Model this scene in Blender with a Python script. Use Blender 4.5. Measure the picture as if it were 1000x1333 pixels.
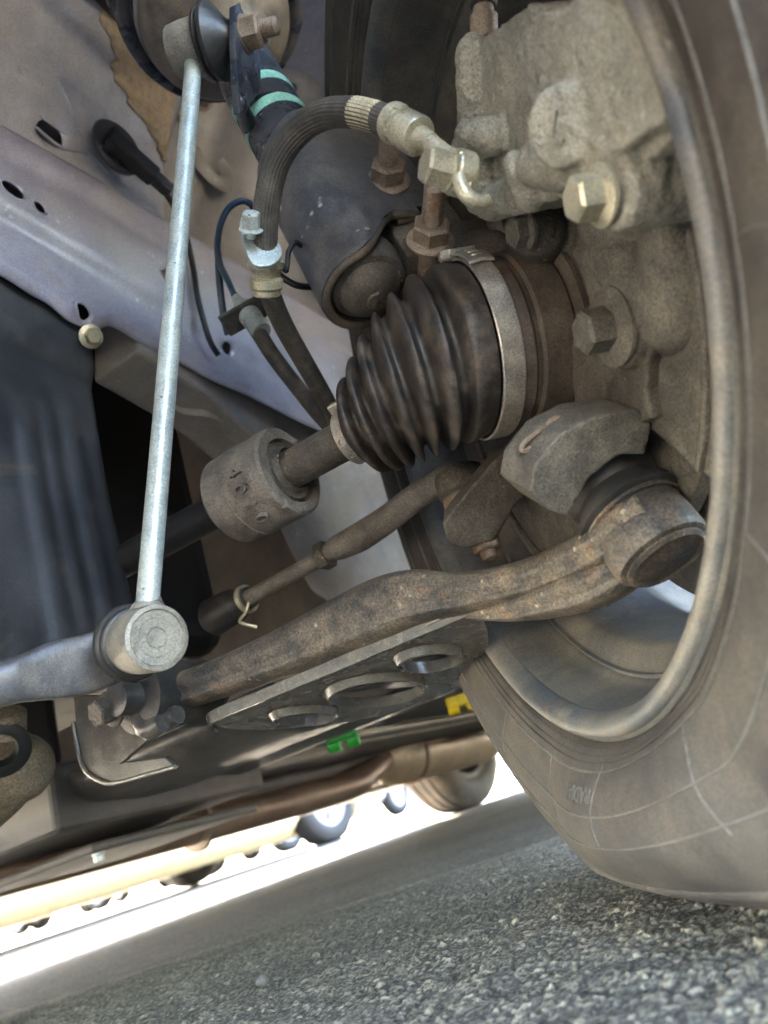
import bpy, bmesh, math, random
import numpy as np
from mathutils import Vector as V, Matrix, Quaternion
from math import sin, cos, tan, pi, radians, atan2, asin, hypot, sqrt

random.seed(7); RNG = np.random.default_rng(7)
scn = bpy.context.scene
COL = scn.collection
for o in list(bpy.data.objects): bpy.data.objects.remove(o)

# ------------------------------------------------------------------ camera
PITCH, ROLL, CAMH = radians(20.5), radians(17.79), 0.0794
FPX = 1000.0                                   # focal length in photo pixels (1000 x 1333)
RX = V((cos(ROLL), -sin(ROLL), 0))             # world axes written in camera axes (x right, y down, z forward)
UP = V((-sin(ROLL)*cos(PITCH), -cos(ROLL)*cos(PITCH), sin(PITCH)))
FY = RX.cross(UP); FY = -FY if FY.z < 0 else FY
MC = Matrix((RX, FY, UP))                      # camera -> world
CAM = V((0, 0, CAMH))
cd = bpy.data.cameras.new('camera'); cam = bpy.data.objects.new('camera', cd); COL.objects.link(cam)
xc, yc, zc = MC @ V((1, 0, 0)), MC @ V((0, -1, 0)), MC @ V((0, 0, -1))
m4 = Matrix((xc, yc, zc)).transposed().to_4x4(); m4.translation = CAM
cam.matrix_world = m4
cd.sensor_fit = 'VERTICAL'; cd.sensor_height = 36.0; cd.lens = 36.0*FPX/1333.0
cd.clip_start = 0.005; cd.clip_end = 500
cd.dof.use_dof = True; cd.dof.focus_distance = 0.43; cd.dof.aperture_fstop = 9.0
scn.camera = cam

# ------------------------------------------------------------------ frames
DV = V((sin(radians(30)), cos(radians(30)), 0))     # car rearward
IV = V((-cos(radians(30)), sin(radians(30)), 0))    # car inboard (away from this wheel)
ZV = V((0, 0, 1))
CW = CAM + MC @ V((.049, -.086, .408))              # centre of the wheel, plane of the inner rim lip
NV = MC @ V((.954, -.230, .194)); NV.z = 0; NV.normalize()   # wheel axis, outboard (steered)
KV = NV.cross(ZV); KV = -KV if KV.y > 0 else KV     # knuckle forward
def W(a, k=0, z=0): return CW + NV*a + KV*k + ZV*z
def CAR(i, d, z): return V((CW.x, CW.y, 0)) + IV*i + DV*d + ZV*z
def ray(px, py): return MC @ V(((px-500)/FPX, (py-666.5)/FPX, 1))
def P(px, py, d): return CAM + ray(px, py)*d
def PP(px, py, o, n):
    r = ray(px, py); return CAM + r*((o-CAM).dot(n)/r.dot(n))
def PW(px, py, a): return PP(px, py, W(a), NV)
def PI(px, py, i): return PP(px, py, CAR(i, 0, 0), IV)
def PD(px, py, d): return PP(px, py, CAR(0, d, 0), DV)
def PZ(px, py, z): return PP(px, py, V((0, 0, z)), ZV)
def CD(v): return MC @ V(v).normalized()            # a direction given in camera axes

# ------------------------------------------------------------------ sky, sun, exposure
SUN_EL = radians(50)
sun_dir = (IV*cos(radians(12)) + DV*sin(radians(12)))*cos(SUN_EL) + ZV*sin(SUN_EL)   # towards the sun
w = bpy.data.worlds.new('World'); scn.world = w; w.use_nodes = True
nt = w.node_tree; nt.nodes.clear()
sky = nt.nodes.new('ShaderNodeTexSky'); sky.sky_type = 'NISHITA'; sky.sun_disc = False
sky.air_density = .8; sky.dust_density = 2.0; sky.sun_elevation = SUN_EL; sky.sun_rotation = atan2(sun_dir.x, sun_dir.y)
bg = nt.nodes.new('ShaderNodeBackground'); bg.inputs['Strength'].default_value = 0.15
wo = nt.nodes.new('ShaderNodeOutputWorld')
nt.links.new(sky.outputs[0], bg.inputs[0]); nt.links.new(bg.outputs[0], wo.inputs[0])
sl = bpy.data.lights.new('sun', 'SUN'); sl.energy = 4.5; sl.angle = radians(0.55); sl.color = (1, .95, .87)
so = bpy.data.objects.new('sun', sl); COL.objects.link(so)
so.rotation_euler = sun_dir.to_track_quat('Z', 'Y').to_euler(); so.location = (0, 0, 8)
scn.view_settings.view_transform = 'Standard'; scn.view_settings.look = 'None'
scn.view_settings.exposure = 5.5; scn.view_settings.gamma = 1
scn.view_settings.use_curve_mapping = False
scn.view_settings.use_white_balance = True; scn.view_settings.white_balance_temperature = 7400   # shade white balance of the camera
scn.render.engine = 'CYCLES'
c = scn.cycles
c.max_bounces = 7; c.diffuse_bounces = 5; c.glossy_bounces = 4; c.use_denoising = True
c.sample_clamp_indirect = 10; c.use_adaptive_sampling = True; c.adaptive_threshold = 0.03
scn.render.film_transparent = False

# ------------------------------------------------------------------ materials
def mat(name, base, rough=.6, metal=0., dust=None, damt=.5, dscale=30., rust=None, ramt=.35, rscale=60.,
        bump=.25, bscale=500., speck=None, spamt=.2, spscale=220., spec=.5, coarse=0., cscale=120., grain=.3, gscale=1100.):
    m = bpy.data.materials.new(name); m.use_nodes = True
    t = m.node_tree; N = t.nodes; L = t.links
    b = N['Principled BSDF']
    b.inputs['Roughness'].default_value = rough; b.inputs['Metallic'].default_value = metal
    b.inputs['Specular IOR Level'].default_value = spec
    tc = N.new('ShaderNodeTexCoord')
    def noise(scale, det=6, ro=.6, dist=0.):
        n = N.new('ShaderNodeTexNoise'); n.inputs['Scale'].default_value = scale
        n.inputs['Detail'].default_value = det; n.inputs['Roughness'].default_value = ro
        n.inputs['Distortion'].default_value = dist
        L.new(tc.outputs['Object'], n.inputs['Vector']); return n.outputs['Fac']
    def ramp(src, lo, hi):
        r = N.new('ShaderNodeMapRange'); r.inputs['From Min'].default_value = lo; r.inputs['From Max'].default_value = hi
        L.new(src, r.inputs['Value']); return r.outputs['Result']
    def mix(fac, a, bcol):
        x = N.new('ShaderNodeMix'); x.data_type = 'RGBA'
        if isinstance(fac, float): x.inputs[0].default_value = fac
        else: L.new(fac, x.inputs[0])
        for s, v in ((6, a), (7, bcol)):
            if isinstance(v, tuple): x.inputs[s].default_value = (*v, 1)
            else: L.new(v, x.inputs[s])
        return x.outputs[2]
    var = noise(dscale*2.3, 3, .65)
    colr = mix(ramp(var, .3, .75), tuple(v*.78 for v in base), tuple(min(1, v*1.2) for v in base))
    rsrc = None
    if dust:
        f = ramp(noise(dscale, 5, .68, .3), .62-damt*.45, .9-damt*.35)
        colr = mix(f, colr, dust); rsrc = f
    if rust:
        f2 = ramp(noise(rscale, 4, .7, .5), .68-ramt*.35, .80-ramt*.25)
        colr = mix(f2, colr, rust)
    if speck:
        vo = N.new('ShaderNodeTexVoronoi'); vo.inputs['Scale'].default_value = spscale
        L.new(tc.outputs['Object'], vo.inputs['Vector'])
        a = ramp(vo.outputs['Distance'], .26, .12)
        mm = N.new('ShaderNodeMath'); mm.operation = 'MULTIPLY'
        L.new(a, mm.inputs[0]); L.new(ramp(noise(spscale*.3, 3), .62-spamt, .66-spamt*.6), mm.inputs[1])
        colr = mix(mm.outputs[0], colr, speck)
    if grain and bump:
        gm = N.new('ShaderNodeMapRange'); gm.inputs['From Min'].default_value = .32; gm.inputs['From Max'].default_value = .68
        gm.inputs['To Min'].default_value = 1-grain; gm.inputs['To Max'].default_value = 1+grain
        L.new(noise(gscale, 2, .7), gm.inputs['Value'])
        mg = N.new('ShaderNodeMix'); mg.data_type = 'RGBA'; mg.blend_type = 'MULTIPLY'; mg.inputs[0].default_value = 1
        L.new(colr, mg.inputs[6]); L.new(gm.outputs[0], mg.inputs[7]); colr = mg.outputs[2]
    L.new(colr, b.inputs['Base Color'])
    if dust and metal > 0:
        q = N.new('ShaderNodeMapRange'); q.inputs['To Min'].default_value = metal; q.inputs['To Max'].default_value = 0
        L.new(rsrc, q.inputs['Value']); L.new(q.outputs[0], b.inputs['Metallic'])
    rr = N.new('ShaderNodeMapRange'); rr.inputs['To Min'].default_value = max(.05, rough-.12); rr.inputs['To Max'].default_value = min(1, rough+.15)
    L.new(rsrc if rsrc else var, rr.inputs['Value']); L.new(rr.outputs[0], b.inputs['Roughness'])
    if bump:
        h = noise(bscale, 2, .6)
        if coarse:
            h2 = noise(cscale, 3, .6)
            ad = N.new('ShaderNodeMath'); ad.operation = 'MULTIPLY_ADD'; ad.inputs[1].default_value = coarse
            L.new(h2, ad.inputs[0]); L.new(h, ad.inputs[2]); h = ad.outputs[0]
        bp = N.new('ShaderNodeBump'); bp.inputs['Strength'].default_value = bump; bp.inputs['Distance'].default_value = .0008
        L.new(h, bp.inputs['Height']); L.new(bp.outputs[0], b.inputs['Normal'])
    return m
DUST = (.30, .245, .17); DUSTG = (.26, .235, .195)
MT = dict(
  tyre=mat('tyre_rubber', (.056,.050,.044), .8, 0, (.122,.102,.080), .5, 30, (.145,.122,.095), .08, 14, .35, 800, spec=.3, coarse=.8, cscale=220),
  ridge=mat('tyre_ridge', (.10,.092,.08), .8, 0, (.21,.185,.15), .55, 40),
  rim=mat('rim_steel', (.095,.09,.08), .8, .0, (.20,.168,.125), .42, 26, (.22,.15,.085), .16, 45, bump=.2),
  rimlip=mat('rim_lip_paint', (.115,.122,.125), .55, .3, (.28,.235,.17), .42, 18, (.30,.20,.12), .2, 30),
  caliper=mat('caliper_cast', (.27,.255,.205), .7, .2, (.38,.345,.265), .5, 45, (.085,.066,.052), .16, 150, 1.0, 420, coarse=1.6, cscale=170, grain=.36, gscale=1000),
  castdark=mat('bracket_cast', (.115,.102,.082), .75, .15, (.23,.205,.155), .36, 60, bump=.9, bscale=420, coarse=1., cscale=140, grain=.38, gscale=950),
  knuckle=mat('knuckle_cast', (.075,.063,.05), .68, .15, (.16,.135,.10), .42, 45, (.14,.075,.04), .2, 70, .9, 420, grain=.4, gscale=950, coarse=1., cscale=120, speck=(.35,.3,.22), spamt=.03),
  rusty=mat('rusty_steel', (.17,.115,.078), .75, .2, (.28,.23,.17), .45, 60, (.2,.095,.045), .35, 90, .6, 500),
  boot=mat('boot_rubber', (.026,.022,.020), .55, 0, (.14,.108,.08), .4, 75, bump=.3, bscale=420, spec=.5),
  rubber=mat('black_rubber', (.028,.027,.026), .55, 0, (.10,.085,.065), .3, 40),
  clamp=mat('clamp_steel', (.55,.50,.42), .42, .75, (.40,.34,.25), .35, 60, (.25,.18,.12), .08, 150, .25, 600),
  cup=mat('cup_rust', (.085,.066,.05), .7, .2, (.17,.135,.10), .42, 50, (.14,.075,.045), .25, 60, .4, 420),
  damper=mat('damper_paint', (.125,.108,.088), .8, .1, (.27,.235,.19), .5, 45, bump=.9, bscale=600, coarse=.6, cscale=200, grain=.3, gscale=900),
  arm=mat('arm_paint', (.05,.046,.042), .55, .1, (.22,.17,.115), .52, 42, (.20,.10,.05), .26, 85, .7, 350, coarse=1.2, cscale=130, speck=(.4,.33,.24), spamt=.05, spscale=170, grain=.5, gscale=700),
  armlit=mat('arm_paint_lit', (.19,.18,.16), .28, .3, (.15,.13,.10), .35, 70, bump=.3),  # pale copy of the arm paint, sunlit ground reflection put into the colour
  zinc=mat('zinc_plate', (.46,.53,.51), .5, .5, (.42,.43,.37), .45, 70, bump=.2, bscale=700, speck=(.12,.1,.08), spamt=.06, spscale=260),
  socket=mat('socket_steel', (.24,.225,.19), .6, .4, (.31,.28,.22), .5, 60, bump=.6, bscale=450),
  strut=mat('strut_paint', (.028,.034,.047), .36, 0, (.10,.095,.092), .38, 40, bump=.15, speck=(.4,.36,.3), spamt=.03, spscale=150),
  bracket=mat('strut_bracket_paint', (.078,.077,.082), .45, .1, (.17,.15,.13), .42, 45, (.15,.09,.055), .12, 40, .25, 400, speck=(.45,.4,.33), spamt=.04, spscale=130),
  mint=mat('mint_paint', (.33,.70,.56), .5, 0, (.3,.5,.4), .2, 60),
  nutrust=mat('rusty_nut', (.24,.175,.125), .65, .35, (.38,.30,.22), .45, 70, (.22,.11,.06), .3, 90, .4, 500),
  yzinc=mat('yellow_zinc', (.50,.46,.33), .42, .6, (.46,.41,.29), .45, 70, bump=.25),
  hose=mat('hose_rubber', (.045,.041,.037), .7, 0, (.15,.13,.1), .4, 60, bump=.4, bscale=500),
  hoseband=mat('hose_band_paint', (.60,.53,.36), .7, 0, (.35,.28,.18), .3, 90),
  paint=mat('body_paint_lavender', (.35,.345,.41), .42, .2, (.42,.40,.39), .42, 9, (.33,.29,.22), .12, 14, bump=.06, speck=(.62,.6,.6), spamt=.03, spscale=100),
  apron=mat('apron_primer', (.47,.47,.49), .5, .05, (.45,.42,.38), .36, 14, (.30,.25,.19), .1, 60, bump=.1, speck=(.55,.5,.42), spamt=.03, spscale=110),
  wall=mat('tower_paint', (.31,.29,.27), .48, .1, (.31,.265,.205), .42, 12, bump=.08, speck=(.5,.45,.38), spamt=.02, spscale=90),
  perch=mat('perch_paint', (.075,.07,.066), .5, .1, (.24,.20,.15), .48, 22, bump=.3),
  seal=mat('underseal_tan', (.42,.32,.21), .7, 0, (.55,.44,.30), .5, 60, bump=1., bscale=520, coarse=2., cscale=240),
  plastic=mat('splash_plastic', (.022,.024,.028), .5, 0, (.07,.072,.076), .42, 12, (.12,.10,.075), .14, 10, bump=.1),
  black=mat('black_paint', (.012,.012,.013), .6, 0, (.03,.028,.025), .3, 20),
  under=mat('underbody_coating', (.085,.079,.072), .6, 0, (.17,.145,.115), .35, 8),  # base colour lightened to stand for the haze under the car
  casting=mat('gearbox_alloy', (.24,.205,.145), .6, .3, (.2,.16,.105), .5, 50, bump=.8, coarse=1.5, cscale=90, grain=.4, gscale=500),
  subframe=mat('subframe_paint', (.07,.067,.063), .4, .15, (.14,.125,.105), .3, 50, bump=.2),  # paint lifted in tone, veiling glare put into the colour
  exhaust=mat('exhaust_steel', (.22,.15,.11), .5, .6, (.26,.2,.14), .4, 8, (.18,.10,.06), .3, 10, .2),
  muffler=mat('muffler_steel', (.46,.36,.24), .5, .5, (.38,.29,.19), .4, 8),
  green=mat('green_plastic', (.01,.38,.05), .4, bump=0), yellow=mat('yellow_plastic', (.75,.45,.01), .4, bump=0),
  blue=mat('blue_pipe', (.03,.075,.11), .4, 0, (.10,.11,.11), .3, 60),
  white=mat('white_car_paint', (.72,.71,.66), .3, 0, bump=0), silver=mat('silver_car_paint', (.55,.55,.54), .3, .3, bump=0),
  cream=mat('cream_car_paint', (.74,.64,.38), .35, 0, bump=0),
  darkcar=mat('dark_car_paint', (.06,.07,.09), .25, bump=0), glass=mat('car_glass', (.02,.025,.03), .08, bump=0),
  cap=mat('hubcap_silver', (.22,.225,.235), .4, .2, bump=0), fartyre=mat('far_tyre', (.02,.019,.018), .8, bump=0),
  stone=mat('pebble_stone', (.10,.09,.08), .8),
)

# ------------------------------------------------------------------ mesh helpers
ROOT = {}
def thing(name, label, cat, base, group=None):
    o = bpy.data.objects.new(name, None); COL.objects.link(o); o.location = base
    o.empty_display_size = .02
    o['label'] = label; o['category'] = cat
    if group: o['group'] = group
    ROOT[o] = V(base); return o
def link(name, me, material, parent=None, smooth=True, label=None, cat=None, kind=None, angle=40):
    off = ROOT[parent] if parent in ROOT else V((0, 0, 0))
    me.transform(Matrix.Translation(-off))
    o = bpy.data.objects.new(name, me); COL.objects.link(o)
    if material is not None:
        me.materials.clear(); me.materials.append(MT[material] if isinstance(material, str) else material)
    if parent is not None:
        o.parent = parent; ROOT[o] = off
    if smooth and len(me.polygons):
        me.polygons.foreach_set('use_smooth', [True]*len(me.polygons))
        if angle: 
            try: me.set_sharp_from_angle(angle=radians(angle))
            except Exception: pass
    me.update()
    if label: o['label'] = label
    if cat: o['category'] = cat
    if kind: o['kind'] = kind
    return o
def part(name, bm, material, parent=None, **k):
    bmesh.ops.recalc_face_normals(bm, faces=bm.faces)
    me = bpy.data.meshes.new(name); bm.to_mesh(me); bm.free()
    return link(name, me, material, parent, **k)
def NB(): return bmesh.new()
def perp(a):
    a = a.normalized(); r = ZV if abs(a.z) < .9 else V((1, 0, 0))
    x = r.cross(a).normalized(); return x, a.cross(x).normalized()
def ring(bm, c, x, y, rx, ry=None, n=24, ph=0):
    ry = rx if ry is None else ry
    return [bm.verts.new(c + x*(rx*cos(2*pi*i/n+ph)) + y*(ry*sin(2*pi*i/n+ph))) for i in range(n)]
def bridge(bm, A, B):
    n = len(A)
    for i in range(n):
        try: bm.faces.new((A[i], A[(i+1) % n], B[(i+1) % n], B[i]))
        except ValueError: pass
def capf(bm, A):
    try: bm.faces.new(A)
    except ValueError: pass
def lathe(bm, o, ax, prof, n=48, caps=True, x=None):
    """prof: (offset along axis, radius)"""
    ax = ax.normalized()
    if x is None: x, y = perp(ax)
    else:
        x = (x - ax*x.dot(ax)).normalized(); y = ax.cross(x)
    rs = [ring(bm, o+ax*t, x, y, max(r, 1e-5), n=n) for t, r in prof]
    for a, b in zip(rs, rs[1:]): bridge(bm, a, b)
    if caps: capf(bm, rs[0]); capf(bm, rs[-1])
    return bm
def lathe_loop(bm, o, ax, prof, n=64):
    x, y = perp(ax); ax = ax.normalized()
    rs = [ring(bm, o+ax*t, x, y, r, n=n) for t, r in prof]
    for a, b in zip(rs, rs[1:]+rs[:1]): bridge(bm, a, b)
    return bm
def spline(pts, n=12):
    """Catmull-Rom; pts are tuples (Vector, scalars...)"""
    out = []; pts = [p if isinstance(p, tuple) else (p,) for p in pts]
    for i in range(len(pts)-1):
        p0, p1, p2, p3 = pts[max(i-1, 0)], pts[i], pts[i+1], pts[min(i+2, len(pts)-1)]
        for j in range(n):
            t = j/n
            out.append(tuple(.5*((2*b)+(c2-a)*t+(2*a-5*b+4*c2-d)*t*t+(3*b-a-3*c2+d)*t**3) for a, b, c2, d in zip(p0, p1, p2, p3)))
    out.append(pts[-1]); return out
def tube(bm, pts, r, n=16, sub=10, caps=True):
    """pts: Vectors or (Vector, r)"""
    q = spline([p if isinstance(p, tuple) else (p, r) for p in pts], sub)
    T = []
    for i in range(len(q)):
        a, b = q[max(i-1, 0)][0], q[min(i+1, len(q)-1)][0]
        T.append((b-a).normalized())
    x, y = perp(T[0]); rs = []
    for i, (c0, rr) in enumerate(q):
        x = (x - T[i]*x.dot(T[i])).normalized(); y = T[i].cross(x)
        rs.append(ring(bm, c0, x, y, rr, n=n))
    for a, b in zip(rs, rs[1:]): bridge(bm, a, b)
    if caps: capf(bm, rs[0]); capf(bm, rs[-1])
    return bm
def sweep(bm, pts, sec, side, sub=10, caps=True):
    """pts: (Vector, scale_side, scale_up); sec: list of (s,u) unit outline; side: reference side vector"""
    q = spline(pts, sub); rs = []
    for i in range(len(q)):
        a, b = q[max(i-1, 0)][0], q[min(i+1, len(q)-1)][0]
        t = (b-a).normalized(); s = (side - t*side.dot(t)).normalized(); u = s.cross(t).normalized()
        if u.z < 0: u = -u
        rs.append([bm.verts.new(q[i][0] + s*(p[0]*q[i][1]) + u*(p[1]*q[i][2])) for p in sec])
    for a, b in zip(rs, rs[1:]): bridge(bm, a, b)
    if caps: capf(bm, rs[0]); capf(bm, rs[-1])
    return bm
def box(bm, c, x, y, z, hx, hy, hz):
    x, y, z = x.normalized(), y.normalized(), z.normalized()
    v = [bm.verts.new(c + x*(hx*a) + y*(hy*b) + z*(hz*d)) for a in (-1, 1) for b in (-1, 1) for d in (-1, 1)]
    for f in ((0,1,3,2),(4,6,7,5),(0,4,5,1),(2,3,7,6),(0,2,6,4),(1,5,7,3)): bm.faces.new([v[i] for i in f])
    return bm
def cbox(bm, i0, i1, d0, d1, z0, z1):
    return box(bm, CAR((i0+i1)/2, (d0+d1)/2, (z0+z1)/2), IV, DV, ZV, abs(i1-i0)/2, abs(d1-d0)/2, abs(z1-z0)/2)
def cone(bm, a, b, ra, rb, n=20):
    ax = b-a; return lathe(bm, a, ax, [(0, ra), (ax.length, rb)], n)
def caps_(bm, a, b, ra, rb, n=20):
    ax = b-a; L = ax.length
    pr = [(-ra*cos(t), ra*sin(t)) for t in (0.05, .5, 1.0, 1.57)] + [(L+rb*sin(t), rb*cos(t)) for t in (0, .5, 1.0, 1.52)]
    return lathe(bm, a, ax, pr, n)
def hexa(bm, o, ax, af, h, x=None, chamfer=.12):
    r = af/2/cos(pi/6); ax = ax.normalized()
    if x is None: x, y = perp(ax)
    else: x = (x-ax*x.dot(ax)).normalized(); y = ax.cross(x)
    rs = [ring(bm, o, x, y, r, n=6), ring(bm, o+ax*h*(1-chamfer), x, y, r, n=6), ring(bm, o+ax*h, x, y, r*.86, n=6)]
    for a, b in zip(rs, rs[1:]): bridge(bm, a, b)
    capf(bm, rs[0]); capf(bm, rs[-1]); return bm
def thread(bm, o, ax, r, L, pitch=.0015, n=20):
    k = max(2, int(L/pitch)); pr = [(0, r*.9)]
    for i in range(k): pr += [(i*pitch+.2*pitch, r*.87), (i*pitch+.7*pitch, r)]
    pr += [(L, r*.85), (L+.0012, r*.6)]
    return lathe(bm, o, ax, pr, n)
def bolt(name, o, ax, af, h, material, parent, flange=1.35, fl=.003, x=None, shank=.004):
    bm = NB(); ax = ax.normalized()
    if flange: lathe(bm, o, ax, [(-shank, af*.3), (0, af*.3), (0, af*flange/2), (fl*.5, af*flange/2), (fl, af*.52)], 28)
    else: lathe(bm, o, ax, [(-shank, af*.3), (.0005, af*.3)], 16)
    hexa(bm, o+ax*(fl if flange else 0), ax, af, h, x)
    return part(name, bm, material, parent, angle=25)
def bevel(o, wd=.001, seg=2, angle=35):
    m = o.modifiers.new('bevel', 'BEVEL'); m.width = wd; m.segments = seg; m.limit_method = 'ANGLE'; m.angle_limit = radians(angle)
    return o
def cast(name, bm, material, parent, vox=.0016, it=6, fac=.5, **k):
    o = part(name, bm, material, parent, angle=0, **k)
    m = o.modifiers.new('remesh', 'REMESH'); m.mode = 'VOXEL'; m.voxel_size = vox; m.use_smooth_shade = True
    s = o.modifiers.new('smooth', 'SMOOTH'); s.factor = fac; s.iterations = it
    return o
def prism(bm, pts, vec):
    A = [bm.verts.new(p) for p in pts]; B = [bm.verts.new(p+vec) for p in pts]
    bridge(bm, A, B); capf(bm, A); capf(bm, B); return bm
def plate(name, outline, thick, material, parent, nrm, holes=(), bev=.0008, **k):
    """flat sheet with real holes; outline and holes are lists of world points, extruded towards nrm"""
    o0 = outline[0]; z = nrm.normalized(); x = (outline[1]-o0); x = (x - z*x.dot(z)).normalized(); y = z.cross(x)
    cu = bpy.data.curves.new(name, 'CURVE'); cu.dimensions = '2D'; cu.fill_mode = 'BOTH'
    cu.extrude = max(thick/2-bev, 1e-5); cu.bevel_depth = bev; cu.bevel_resolution = 1; cu.offset = -bev
    for loop in [outline]+list(holes):
        s = cu.splines.new('POLY'); s.points.add(len(loop)-1); s.use_cyclic_u = True
        for i, p in enumerate(loop):
            dd = p-o0; s.points[i].co = (dd.dot(x), dd.dot(y), 0, 1)
    ob = bpy.data.objects.new(name, cu); COL.objects.link(ob)
    dg = bpy.context.evaluated_depsgraph_get()
    me = bpy.data.meshes.new_from_object(ob.evaluated_get(dg)); bpy.data.objects.remove(ob)
    m = Matrix((x, y, z)).transposed().to_4x4(); m.translation = o0 + z*(thick/2); me.transform(m)
    return link(name, me, material, parent, angle=30, **k)
def smoothloop(pts, n=5):
    q = pts; L = len(q); out = []
    for i in range(L):
        a, b, c2, d = q[i-1], q[i], q[(i+1) % L], q[(i+2) % L]
        for j in range(n):
            t = j/n
            out.append(.5*((2*b)+(c2-a)*t+(2*a-5*b+4*c2-d)*t*t+(3*b-a-3*c2+d)*t**3))
    return out
def oval(c, x, y, rx, ry, n=20): return [c + x*(rx*cos(2*pi*i/n)) + y*(ry*sin(2*pi*i/n)) for i in range(n)]
def text_mesh(s, size, ext):
    cu = bpy.data.curves.new('t', 'FONT'); cu.body = s; cu.size = size; cu.extrude = ext; cu.align_x = 'CENTER'; cu.align_y = 'CENTER'
    cu.resolution_u = 2
    ob = bpy.data.objects.new('t', cu); COL.objects.link(ob)
    dg = bpy.context.evaluated_depsgraph_get()
    me = bpy.data.meshes.new_from_object(ob.evaluated_get(dg)); bpy.data.objects.remove(ob); return me
def text_on(name, s, size, ext, material, parent, fn):
    me = text_mesh(s, size, ext)
    bm = NB(); bm.from_mesh(me); bmesh.ops.subdivide_edges(bm, edges=[e for e in bm.edges if e.calc_length() > size*.3], cuts=2)
    for v in bm.verts: v.co = fn(v.co.x, v.co.y, v.co.z)
    return part(name, bm, material, parent, smooth=False)
def grid(bm, G):
    vs = [[bm.verts.new(p) for p in row] for row in G]
    for a, b in zip(vs, vs[1:]):
        for i in range(len(a)-1): bm.faces.new((a[i], a[i+1], b[i+1], b[i]))
    return bm
def solid(o, t, off=-1):
    m = o.modifiers.new('solid', 'SOLIDIFY'); m.thickness = t; m.offset = off; return o

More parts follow.
